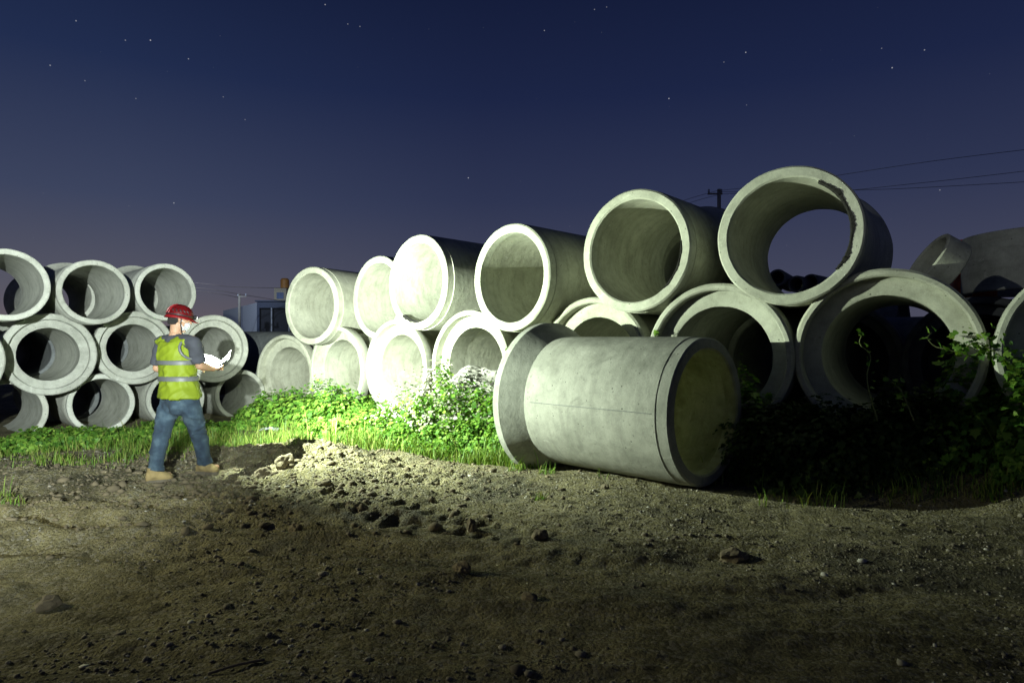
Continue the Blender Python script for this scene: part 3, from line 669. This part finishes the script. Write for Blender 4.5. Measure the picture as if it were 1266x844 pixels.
# ------------------------------------------------------------------ the worker
Fd = Vector((.60,.80,0)); Rt = Vector((.80,-.60,0)); UPV = Vector((0,0,1))
base = Vector(P(222,597,6.5)); base.z = 0
root = empty('person', base)
tag(root, 'person in red helmet, yellow safety vest and jeans seen from behind, holding a white sheet', 'person')
def wpart(name, me, mat, parent=None, smooth=True, label=None):
    me.transform(Matrix.Translation(-base)) if parent is None or True else None
    o = link(name, me, mat, parent or root, smooth)
    if label: o['label'] = label
    return o
J = dict(ls=P(200,423,6.62), le=P(194,455,6.66), lw=P(236,459,6.93), rs=P(239,423,6.38), re=P(247,452,6.44), rw=P(264,456,6.66),
         lh=P(211,497,6.57), lk=P(198,543,6.46), la=P(192,580,6.38), rh=P(233,497,6.44), rk=P(247,540,6.62), ra=P(253,571,6.72),
         neck=P(217,413,6.52), head=P(222,395,6.56))
def torso_secs(grow=0, z0=.78, z1=1.50, lean=True):
    prof = [(.74,.155,.115),(.80,.168,.122),(.88,.165,.12),(.96,.16,.118),(1.05,.165,.12),(1.15,.178,.125),(1.25,.19,.128),(1.33,.188,.12),(1.39,.165,.105),(1.43,.12,.085),(1.46,.075,.07),(1.50,.06,.062)]
    zs = [p[0] for p in prof]; out = []
    n = 16
    for i in range(n+1):
        z = z0+(z1-z0)*i/n
        w = np.interp(z, zs, [p[1] for p in prof])+grow; d = np.interp(z, zs, [p[2] for p in prof])+grow
        px = np.interp(z, [.75, 1.0, 1.2, 1.5], [223, 221, 219.5, 217]); Yc = np.interp(z, [.75, 1.5], [6.50, 6.52])
        c = Vector(((px-633)*Yc/F_, Yc, z))
        out.append((c, Rt*w, Fd*d))
    return out
head_c = J['head']; hf = (Fd+Rt*.38+Vector((0,0,-.22))).normalized()          # the way the face looks: ahead, a bit right and down
hr = hf.cross(UPV).normalized(); hu = hr.cross(hf).normalized()
def H(r, f, u): return head_c+hr*r+hf*f+hu*u
def body_mesh():
    bm = bmesh.new()
    loft(bm, torso_secs(-.012, .76, 1.50), 28)
    tube(bm, [P(216.5,416,6.51), J['neck'], H(0,-.015,-.06)], [.062,.056,.058], 16)
    # head
    hs = [(-.125,.035,.03,.045),(-.10,.05,.052,.03),(-.06,.066,.078,.012),(-.02,.073,.09,.004),(.03,.077,.097,0),(.07,.072,.09,-.004),(.10,.055,.068,-.006),(.118,.03,.035,-.006)]
    loft(bm, [(H(0,f,u), hr*w, hf*d) for u, w, d, f in hs], 24)
    # nose, brow, lips, chin
    tube(bm, [H(0,.088,.02), H(0,.108,-.018), H(0,.098,-.032)], [.009,.014,.011], 10, round_ends=True)
    tube(bm, [H(-.04,.083,.03), H(0,.094,.032), H(.04,.083,.03)], .009, 8, round_ends=True)
    tube(bm, [H(-.022,.088,-.058), H(0,.098,-.058), H(.022,.088,-.058)], .008, 8, round_ends=True)
    for s in (-1, 1):   # ears
        tube(bm, [H(s*.077,-.008,.018), H(s*.086,-.012,.008), H(s*.084,-.006,-.018), H(s*.076,.0,-.028)], [.010,.012,.010,.008], 8, round_ends=True)
    # arms
    for s, e, w in ((J['ls'],J['le'],J['lw']), (J['rs'],J['re'],J['rw'])):
        tube(bm, [s+(e-s)*-.05, s+(e-s)*.35, s+(e-s)*.8, e], [.055,.052,.043,.041], 14, round_ends=True)
        tube(bm, [e, e+(w-e)*.3, e+(w-e)*.75, w], [.042,.043,.031,.026], 14, round_ends=True)
    # hands: palm, four fingers curled over the sheet's edge, thumb on top
    for w, d, side in ((J['rw'], (P(272,452,6.78)-J['rw']).normalized(), 1), (J['lw'], (Rt*.5+Fd*.75+UPV*.25).normalized(), -1)):
        up_ = Vector((0,0,1)); lat = d.cross(up_).normalized()*side; nrm = lat.cross(d).normalized()*side
        loft(bm, [(w-d*.01, lat*.026, nrm*.018), (w+d*.03, lat*.038, nrm*.017), (w+d*.075, lat*.040, nrm*.014), (w+d*.088, lat*.036, nrm*.011)], 14)
        for i, (o_, ln) in enumerate(((-.030,.062), (-.010,.074), (.010,.079), (.030,.070))):
            k0 = w+d*.078+lat*o_; k1 = k0+d*ln*.45-nrm*.006; k2 = k1+d*ln*.22-nrm*.022; k3 = k2-d*ln*.10-nrm*.018
            tube(bm, [k0, k1, k2, k3], [.0092,.0088,.008,.007], 8, round_ends=True)
        t0 = w+d*.022+lat*.034; t1 = t0+d*.03+lat*.022+nrm*.008; t2 = t1+d*.032-lat*.002+nrm*.006
        tube(bm, [t0, t1, t2], [.012,.0105,.009], 8, round_ends=True)
    # legs
    for h_, k, a_ in ((J['lh'],J['lk'],J['la']), (J['rh'],J['rk'],J['ra'])):
        tube(bm, [h_+UPV*.02, h_+(k-h_)*.4, k], [.08,.072,.052], 16, round_ends=True)
        tube(bm, [k, k+(a_-k)*.35, a_+UPV*.0], [.052,.054,.036], 16, round_ends=True)
        tube(bm, [a_, a_-UPV*.06+Fd*.04, a_-UPV*.07+Fd*.13], [.036,.036,.028], 12, round_ends=True)
    return remesh(bm, .0062, 'body', smooth_it=2)
M_skin = simple('skin', (.36,.21,.13), .55, var=.08); M_skin.node_tree.nodes['Principled BSDF'].inputs['Subsurface Weight'].default_value = .05
body = wpart('body', body_mesh(), M_skin)
# eyes
for s in (-1, 1):
    bm = bmesh.new(); bmesh.ops.create_uvsphere(bm, u_segments=14, v_segments=8, radius=.012); bmesh.ops.translate(bm, verts=bm.verts, vec=H(s*.032,.077,.012))
    wpart('eye', bm_mesh('eye', bm), simple('eye', (.5,.48,.45), .2), body)
# wrinkle helper
from mathutils import noise as mnoise
def wrinkle(me, fn):
    me.update(); ns = [v.normal.copy() for v in me.vertices]
    for v, n_ in zip(me.vertices, ns): v.co += n_*fn(v.co)
    me.update()
# jeans
bm = bmesh.new()
loft(bm, torso_secs(.014, .765, .93), 28)
for h_, k, a_, s in ((J['lh'],J['lk'],J['la'],-1), (J['rh'],J['rk'],J['ra'],1)):
    tube(bm, [h_+UPV*.03, h_+(k-h_)*.3, h_+(k-h_)*.7, k], [.098,.098,.085,.077], 18, round_ends=True)
    tube(bm, [k, k+(a_-k)*.3, k+(a_-k)*.8, a_-UPV*.015], [.077,.078,.070,.074], 18, round_ends=False)
for s in (-1, 1):
    tube(bm, [P(222,503,6.5)+Rt*s*.07-Fd*.045, P(222,498,6.5)+Rt*s*.075-Fd*.05], [.09,.088], 16, round_ends=True)
me = remesh(bm, .008, 'jeans', smooth_it=4)
def ridge(q, k=4.5): return max(0, 1-abs(mnoise.noise(q))*k)
def jw(c):
    side = 1 if (c-J['rh']).dot(Rt) > -.1 else -1
    q = Vector((c.x*4+c.z*3.2*side, c.y*4, c.z*6.5-side*c.x*3)); q2 = Vector((c.x*3, c.y*3, c.z*17))
    lowf = max(0, 1-abs(c.z-.16)/.10)+.7*max(0, 1-abs(c.z-.50)/.10)+.5*max(0, 1-abs(c.z-.80)/.08)
    return .012*ridge(q)+.010*lowf*ridge(q2, 3)-.004+.003*mnoise.noise(c*11)
wrinkle(me, jw)
m, nt, b, _ = new_mat('denim'); tc = N(nt, 'ShaderNodeTexCoord'); n1 = N(nt, 'ShaderNodeTexNoise', Scale=9.0, Detail=6.0); nt.links.new(tc.outputs['Object'], n1.inputs[0])
n2 = N(nt, 'ShaderNodeTexNoise', Scale=140.0, Detail=2.0); nt.links.new(tc.outputs['Object'], n2.inputs[0])
c = ramp(nt, n1.outputs[0], [(.35, (.014,.026,.045)), (.55, (.028,.05,.075)), (.7, (.06,.095,.125))]).outputs[0]
c = mixc(nt, .3, c, ramp(nt, n2.outputs[0], [(.3,.6),(.7,1.2)]).outputs[0], 'MULTIPLY'); nt.links.new(c, b.inputs['Base Color']); b.inputs['Roughness'].default_value = .95
jeans = wpart('jeans', me, m)
# shirt (grey tee): torso + sleeves
bm = bmesh.new(); loft(bm, torso_secs(.004, .90, 1.455), 28)
for s, e in ((J['ls'],J['le']), (J['rs'],J['re'])):
    tube(bm, [s+(e-s)*-.12, s+(e-s)*.25, s+(e-s)*.62, s+(e-s)*.86], [.064,.070,.066,.067], 18, round_ends=False)
    c0 = Vector((torso_secs()[13][0].x, torso_secs()[13][0].y, s.z+.01)); tube(bm, [c0, s], [.085,.066], 16, round_ends=True)
me = remesh(bm, .009, 'shirt', smooth_it=2); wrinkle(me, lambda c: .006*(1-abs(mnoise.noise(Vector((c.x*7, c.y*7, c.z*14))))*2.4))
wpart('shirt', me, simple('grey_tee', (.045,.048,.06), .95, var=.15))
# vest: shell over the shirt, open armholes
bm = bmesh.new(); secs = torso_secs(.038, .85, 1.41)
secs = [(c, u*(1.0+.20*math.exp(-((c.z-.84)/.12)**2)), v*(1.0+.20*math.exp(-((c.z-.84)/.12)**2))) for c, u, v in secs]
loft(bm, secs, 32)
for s in (-1, 1):
    c0 = J['neck']; sh = J['rs'] if s == 1 else J['ls']
    a_ = c0+Rt*s*.055-UPV*.035; b2 = sh-Rt*s*.035+UPV*.022
    loft(bm, [(a_-UPV*.04, Fd*.095, UPV*.045), (b2-UPV*.02, Fd*.085, UPV*.045)], 16)
me = remesh(bm, .009, 'vest', smooth_it=3); wrinkle(me, lambda c: .013*ridge(Vector((c.x*6+c.z*3, c.y*6, c.z*3.5)), 4)+.010*ridge(Vector((c.x*4, c.y*4, c.z*9-c.x*5)), 4)-.004+.004*mnoise.noise(c*14))
M_vest = simple('hi_vis', (.17,.225,.006), .7, var=.10, scale=5)
vest = wpart('vest', me, M_vest)
M_band = simple('reflective_grey', (.11,.115,.12), .5, var=.1)
def band(z, hgt, name='reflective_band'):
    bm = bmesh.new(); ss = torso_secs(.056, z-hgt/2, z+hgt/2)
    ss = [(c, u*(1.0+.06*math.exp(-((c.z-.90)/.09)**2)), v*(1.0+.06*math.exp(-((c.z-.90)/.09)**2))) for c, u, v in (ss[0], ss[8], ss[16])]
    s2 = [(c, u*.965, v*.965) for c, u, v in ss][::-1]
    loft(bm, ss+s2, 48, cap=False)
    wpart(name, bm_mesh(name, bm), M_band, vest)
band(1.205, .043); band(1.045, .047)
# grey armhole piping
for s, sh in ((1, J['rs']),):
    bm = bmesh.new(); n = 26; cc = sh-Rt*s*.034-UPV*.068; secs2 = []
    pth = [cc+UPV*.098*math.cos(6.283*i/n)+Fd*.118*math.sin(6.283*i/n)-Rt*s*(.034*(math.cos(6.283*i/n))) for i in range(n+1)]
    tube(bm, pth, .013, 8, cap=False); wpart('armhole_trim', bm_mesh('armhole_trim', bm), M_band, vest)
# boots
M_boot = simple('tan_suede', (.22,.165,.07), .85, var=.2, bump=.4, bscale=50); M_sole = simple('boot_sole', (.10,.085,.06), .9)
for a_, d in ((J['la'], (Fd*.8+Rt*.35).normalized()), (J['ra'], (Rt*.9+Fd*.35).normalized())):
    lat = d.cross(UPV); gz = g1(a_.x, a_.y); f0 = Vector((a_.x, a_.y, gz+.012)); bm = bmesh.new()
    loft(bm, [(f0-d*.085+UPV*.05, lat*.025, UPV*.035), (f0-d*.075+UPV*.055, lat*.046, UPV*.055), (f0-d*.01+UPV*.068, lat*.050, UPV*.068), (f0+d*.055+UPV*.060, lat*.053, UPV*.058), (f0+d*.10+UPV*.048, lat*.056, UPV*.046), (f0+d*.14+UPV*.040, lat*.042, UPV*.034), (f0+d*.155+UPV*.034, lat*.02, UPV*.016)], 18)
    tube(bm, [f0-d*.01+UPV*.05, f0-d*.012+UPV*.15], [.060,.064], 16)
    bt = wpart('boot', remesh(bm, .007, 'boot', smooth_it=2), M_boot)
    bm = bmesh.new()
    out = [(-.088,.0),(-.075,.034),(-.02,.045),(.04,.044),(.08,.054),(.13,.046),(.155,.024),(.162,0)]
    ring_ = [(x_, y_) for x_, y_ in out]+[(x_, -y_) for x_, y_ in out[::-1][1:-1]]
    lo = [bm.verts.new(f0+d*x_+lat*y_-UPV*.004) for x_, y_ in ring_]; hi_ = [bm.verts.new(f0+d*x_+lat*y_+UPV*.026) for x_, y_ in ring_]
    bm.faces.new(lo[::-1]); bm.faces.new(hi_)
    for i in range(len(lo)): bm.faces.new((lo[i], lo[(i+1)%len(lo)], hi_[(i+1)%len(lo)], hi_[i]))
    wpart('sole', bm_mesh('sole', bm), M_sole, bt, False)
# hair
bm = bmesh.new(); loft(bm, [(H(0,f-.006,u), hr*w, hf*d) for u, w, d, f in ((-.065,.05,.055,-.035),(-.03,.074,.078,-.022),(.02,.081,.088,-.014),(.07,.076,.086,-.010))], 24)
me = remesh(bm, .006, 'hair', smooth_it=1); wrinkle(me, lambda c: .004*mnoise.noise(c*60))
wpart('hair', me, simple('black_hair', (.012,.010,.009), .95), body)
# face mask
bm = bmesh.new(); n = 12; rows = []
for j, (u, f, w) in enumerate(((-.010,.098,.045), (-.030,.114,.062), (-.055,.112,.066), (-.085,.100,.060), (-.112,.075,.045))):
    rows.append([bm.verts.new(H(w*math.sin(1.45*(i/n-.5)*2)*1.05, f-.085*(1-math.cos(1.45*(i/n-.5)*2))*.85, u)) for i in range(n+1)])
for a_, b2 in zip(rows, rows[1:]):
    for i in range(n): bm.faces.new((a_[i], a_[i+1], b2[i+1], b2[i]))
bmesh.ops.solidify(bm, geom=bm.faces[:], thickness=-.004)
mask = wpart('face_mask', bm_mesh('face_mask', bm), simple('white_mask', (.75,.77,.8), .8, var=.05))
for s in (-1, 1):
    for u in (-.02, -.09):
        bm = bmesh.new(); tube(bm, smooth_path([H(s*.066,.05,u), H(s*.080,.02,u*.6), H(s*.088,-.014,.0)], 4), .0022, 6); wpart('ear_loop', bm_mesh('ear_loop', bm), simple('loop', (.7,.7,.72), .8), mask)
# helmet
M_red = simple('red_helmet', (.17,.008,.010), .34, var=.12); M_blk = simple('black_plastic', (.015,.015,.017), .5)
bm = bmesh.new(); hp = [(.018,.118,.132,0),(.05,.117,.131,0),(.085,.108,.122,0),(.115,.090,.102,0),(.138,.062,.072,0),(.151,.03,.036,0),(.154,.008,.01,0)]
hs = 1.0
outer = [(H(0,f-.004,u), hr*w*.93, hf*d*.95) for u, w, d, f in hp]
rg = loft(bm, outer, 40, cap=False); bm.faces.new(rg[-1])
bmesh.ops.solidify(bm, geom=bm.faces[:], thickness=.006)
hel = wpart('helmet', bm_mesh('helmet', bm), M_red)
# flared lower edge and front peak
bm = bmesh.new(); n = 48; A = []; B = []; Cc = []; Dd = []
for i in range(n):
    t = 2*math.pi*i/n; fwd = max(0, math.cos(t)); ex = .006+.05*fwd**3+.008*max(0, -math.cos(t))
    dn = -.006-.012*max(0, -math.cos(t))-.010*fwd**2
    d_ = hr*math.sin(t)*.110+hf*math.cos(t)*.127; dd = (hr*math.sin(t)*.110+hf*math.cos(t)*.127).normalized()
    c = H(0,-.004,.018)
    A.append(bm.verts.new(c+d_+hu*.006)); B.append(bm.verts.new(c+d_+dd*ex+hu*dn)); Cc.append(bm.verts.new(c+d_+dd*ex+hu*(dn-.004))); Dd.append(bm.verts.new(c+d_*.97+hu*(-.003)))
for i in range(n):
    j = (i+1)%n
    for a_, b2 in ((A,B),(B,Cc),(Cc,Dd)): bm.faces.new((a_[i], a_[j], b2[j], b2[i]))
bmesh.ops.recalc_face_normals(bm, faces=bm.faces)
wpart('brim', bm_mesh('brim', bm), M_red, hel)
def shell(t, k, off=.0):   # point on the dome: azimuth t (0 = front), height k 0..1
    us = [p[0] for p in hp]; u = .018+.133*k; w = np.interp(u, us, [p[1] for p in hp])*.93+off; d = np.interp(u, us, [p[2] for p in hp])*.95+off
    return H(0,-.004,u)+hr*w*math.sin(t)+hf*d*math.cos(t)
for t in (-.5, 0, .5):     # three ridges over the crown
    bm = bmesh.new(); tube(bm, [shell(math.pi+t, k/10*.96, .002) for k in range(2, 11)], [.004+.003*math.sin(k/9*3.1) for k in range(9)], 8, round_ends=True); wpart('ridge', bm_mesh('ridge', bm), M_red, hel)
for t in (1.0, 1.3, 1.62, 1.95, 2.25, -1.0, -1.3, -1.62, -1.95, -2.25):   # vent slots
    bm = bmesh.new(); p = shell(t, .42, -.001); q = shell(t+.13, .55, -.001); tube(bm, [p, q], .006, 8, round_ends=True); wpart('vent', bm_mesh('vent', bm), M_blk, hel)
# strap and headlamp on the hidden front of the helmet
bm = bmesh.new(); n = 40; tube(bm, [shell(2*math.pi*i/n, .17+.04*math.cos(2*math.pi*i/n), .0035) for i in range(n+1)], .0065, 8, cap=False); wpart('lamp_strap', bm_mesh('lamp_strap', bm), M_blk, hel)
lampc = shell(0, .25, .014); bm = bmesh.new(); Mr = Matrix((hr, hf, hu)).transposed(); box(bm, lampc, (.06,.03,.04), Mr); bmesh.ops.bevel(bm, geom=bm.edges[:], offset=.006, segments=2, affect='EDGES')
hl = wpart('headlamp', bm_mesh('headlamp', bm), M_blk, hel)
m, nt, b, _ = new_mat('lamp_lens'); b.inputs['Emission Color'].default_value = (1,1,.95,1); b.inputs['Emission Strength'].default_value = 2; b.inputs['Base Color'].default_value = (.8,.8,.8,1)
bm = bmesh.new(); q = lampc+hf*.0155; loft(bm, [(q, hr*.014, hu*.014), (q+hf*.005, hr*.013, hu*.013)], 16); wpart('lens', bm_mesh('lens', bm), m, hl)
for s in (-1, 1):
    bm = bmesh.new(); tube(bm, smooth_path([H(s*.098,.01,.02), H(s*.092,.008,-.03), H(s*.06,.035,-.11), H(s*.02,.06,-.132)], 4), .005, 6); wpart('chin_strap', bm_mesh('chin_strap', bm), M_blk, hel)
# the sheet of paper: a large drawing held open, near corner hanging, far right corner curled up
def sheet():
    p00 = P(238,446,6.80)+Vector((0,0,-.02)); p10 = P(268,459,6.86); p01 = P(243,432,7.18); p11 = P(272,447,7.20)
    a_, b2, c_, d_ = P(243,434,7.05), P(270,449,6.80), P(240,463,6.72), P(284,431,7.0)
    bm = bmesh.new(); nu, nv_ = 22, 16; G = []
    near_l = P(240,462,6.72); near_r = P(270,452,6.76); far_l = P(244,433,7.06); far_r = P(273,445,7.06)
    for j in range(nv_+1):
        v_ = j/nv_; row = []
        for i in range(nu+1):
            u_ = i/nu*1.32
            p = (near_l*(1-u_)+near_r*u_)*(1-v_)+(far_l*(1-u_)+far_r*u_)*v_
            if u_ > 1:      # right flap curls up
                e = (u_-1)/.32; q = (near_r*(1-v_)+far_r*v_); p = q+Vector((.105*e, .02*e, .12*e**1.2*(.6+.4*v_)))
            p.z += .008*math.sin(u_*7+v_*3)
            row.append(bm.verts.new(p))
        G.append(row)
    for j in range(nv_):
        for i in range(nu): bm.faces.new((G[j][i], G[j][i+1], G[j+1][i+1], G[j+1][i]))
    bmesh.ops.solidify(bm, geom=bm.faces[:], thickness=.0008)
    me = bm_mesh('paper_sheet', bm); cen = (near_l+far_r)/2; me.transform(Matrix.Translation(-cen))
    m, nt, b, out = new_mat('paper'); tc = N(nt, 'ShaderNodeTexCoord'); n1 = N(nt, 'ShaderNodeTexNoise', Scale=20.0); nt.links.new(tc.outputs['Object'], n1.inputs[0])
    r = ramp(nt, n1.outputs[0], [(.3, (.78,.8,.84)), (.7, (.84,.85,.87))]); nt.links.new(r.outputs[0], b.inputs['Base Color'])
    t = N(nt, 'ShaderNodeBsdfTranslucent'); nt.links.new(r.outputs[0], t.inputs[0]); mx = N(nt, 'ShaderNodeMixShader'); mx.inputs[0].default_value = .4
    nt.links.new(b.outputs[0], mx.inputs[1]); nt.links.new(t.outputs[0], mx.inputs[2]); nt.links.new(mx.outputs[0], out.inputs[0])
    o = link('paper_sheet', me, m); o.location = cen; tag(o, 'large white sheet of paper held open in the worker\'s hands, one corner curled up', 'paper')
sheet()

# ------------------------------------------------------------------ lights
def spot(name, loc, target, power, size, blend, col, radius):
    l = bpy.data.lights.new(name, 'SPOT'); l.energy = power; l.spot_size = R_(size); l.spot_blend = blend; l.color = col; l.shadow_soft_size = radius
    o = bpy.data.objects.new(name, l); C.objects.link(o); o.location = loc
    o.rotation_euler = (Vector(target)-Vector(loc)).to_track_quat('-Z', 'Y').to_euler(); return o
lp0 = q+hf*.03
spot('headlamp_beam', lp0, P(455, 430, 10), 2900, 90, 1.0, (.90,1.0,.88), 0)
spot('headlamp_spill', lp0, P(575, 455, 8.7), 3000, 164, 1.0, (.86,1.0,.78), 0)
spot('yard_floodlight', (.6, -4.4, 2.3), (-7.4, 10.6, 1.9), 19500, 34, 1.0, (.90,1.0,.95), .05)
spot('side_fill', (-8.6, 4.6, 2.9), (-3.7, 4.3, 0), 1700, 47, 1.0, (1.0,.98,.62), .12)  # added fill for the left foreground dirt, no actual fixture
spot('ring_fill', (-7, -2, 5.5), (5.3, 7.2, 2.75), 900, 12, .9, (.95,1.0,.95), .05)  # unseen narrow lamp added to brighten the rings at right
spot('shed_streetlight', P(235, 300, 42), P(300, 400, 56), 1500, 70, 1.0, (.7,.82,1.0), .1)
# ------------------------------------------------------------------ night sky
w = bpy.data.worlds.new('World'); sc.world = w; w.use_nodes = True; nt = w.node_tree; nt.nodes.clear()
out = nt.nodes.new('ShaderNodeOutputWorld'); bg = nt.nodes.new('ShaderNodeBackground'); nt.links.new(bg.outputs[0], out.inputs[0])
tc = N(nt, 'ShaderNodeTexCoord'); D_ = tc.outputs['Generated']
sep = N(nt, 'ShaderNodeSeparateXYZ'); nt.links.new(D_, sep.inputs[0])
def srgb(r, g, b): return tuple(((c/255+.055)/1.055)**2.4 if c > 10 else c/255/12.92 for c in (r, g, b))
cool = ramp(nt, sep.outputs['Z'], [(0, srgb(80,79,95)), (.10, srgb(66,69,90)), (.22, srgb(46,53,81)), (.36, srgb(28,37,69)), (.52, srgb(17,25,53)), (1, srgb(8,12,30))]).outputs[0]
warm = ramp(nt, sep.outputs['Z'], [(0, srgb(106,94,96)), (.08, srgb(86,86,99)), (.2, srgb(60,68,94)), (.36, srgb(33,45,78)), (.52, srgb(18,28,57)), (1, srgb(8,12,30))]).outputs[0]
mr = N(nt, 'ShaderNodeMapRange'); nt.links.new(sep.outputs['X'], mr.inputs[0]); mr.inputs[1].default_value = -.05; mr.inputs[2].default_value = -.5
sky = mixc(nt, mr.outputs[0], cool, warm)
vo = N(nt, 'ShaderNodeTexVoronoi', Scale=80.0); nt.links.new(D_, vo.inputs[0])
lt = ramp(nt, vo.outputs['Distance'], [(.020, 1.0), (.055, 0.0)]).outputs[0]
sc2 = N(nt, 'ShaderNodeSeparateColor'); nt.links.new(vo.outputs['Color'], sc2.inputs[0])
pw = N(nt, 'ShaderNodeMath', operation='POWER'); nt.links.new(sc2.outputs[0], pw.inputs[0]); pw.inputs[1].default_value = 5.0
st = N(nt, 'ShaderNodeMath', operation='MULTIPLY'); nt.links.new(lt, st.inputs[0]); nt.links.new(pw.outputs[0], st.inputs[1])
st2 = N(nt, 'ShaderNodeMath', operation='MULTIPLY'); nt.links.new(st.outputs[0], st2.inputs[0]); st2.inputs[1].default_value = .09
tot = st2.outputs[0]
stars = [(402,6,.8),(735,12,.6),(673,38,.7),(186,50,1),(94,26,.7),(62,81,.7),(233,73,.7),(922,65,.9),(827,122,1),(1103,84,.9),(1143,62,.7),(579,220,1),(215,251,.8),(430,30,.6),(445,33,.6),(276,120,.5),(303,148,.5),(895,77,.5),(1090,60,.5),(750,9,.5),(155,50,.6),(168,122,.5),(1162,235,.6),(923,130,.4),(105,100,.5)]
nd = N(nt, 'ShaderNodeVectorMath', operation='NORMALIZE'); nt.links.new(D_, nd.inputs[0])
for px, py, br in stars:
    d = (P(px, py, 10)-Vector((0,0,CH))).normalized()
    s_ = N(nt, 'ShaderNodeVectorMath', operation='DISTANCE'); nt.links.new(nd.outputs[0], s_.inputs[0]); s_.inputs[1].default_value = d
    mr = N(nt, 'ShaderNodeMapRange'); nt.links.new(s_.outputs['Value'], mr.inputs[0]); mr.inputs[1].default_value = .0010; mr.inputs[2].default_value = .0003; mr.inputs[3].default_value = 0; mr.inputs[4].default_value = br**1.6*.45
    ad = N(nt, 'ShaderNodeMath', operation='ADD'); nt.links.new(tot, ad.inputs[0]); nt.links.new(mr.outputs[0], ad.inputs[1]); tot = ad.outputs[0]
sc_ = N(nt, 'ShaderNodeVectorMath', operation='SCALE'); sc_.inputs[0].default_value = (1,1,1); nt.links.new(tot, sc_.inputs['Scale'])
fin = N(nt, 'ShaderNodeVectorMath', operation='ADD'); nt.links.new(sky, fin.inputs[0]); nt.links.new(sc_.outputs[0], fin.inputs[1])
nt.links.new(fin.outputs[0], bg.inputs[0]); bg.inputs[1].default_value = 1.0

# ------------------------------------------------------------------ camera and view
cam = bpy.data.cameras.new('camera'); co_ = bpy.data.objects.new('camera', cam); C.objects.link(co_)
cam.sensor_width = 36; cam.lens = 36*F_/1266; cam.clip_end = 3000; cam.clip_start = .05
cam.shift_y = 8/1266
co_.location = (0, 0, CH); co_.rotation_euler = (R_(90), 0, 0)
sc.camera = co_
sc.view_settings.view_transform = 'Standard'; sc.view_settings.look = 'None'; sc.view_settings.exposure = 0; sc.view_settings.gamma = 1
sc.cycles.max_bounces = 10; sc.cycles.diffuse_bounces = 8
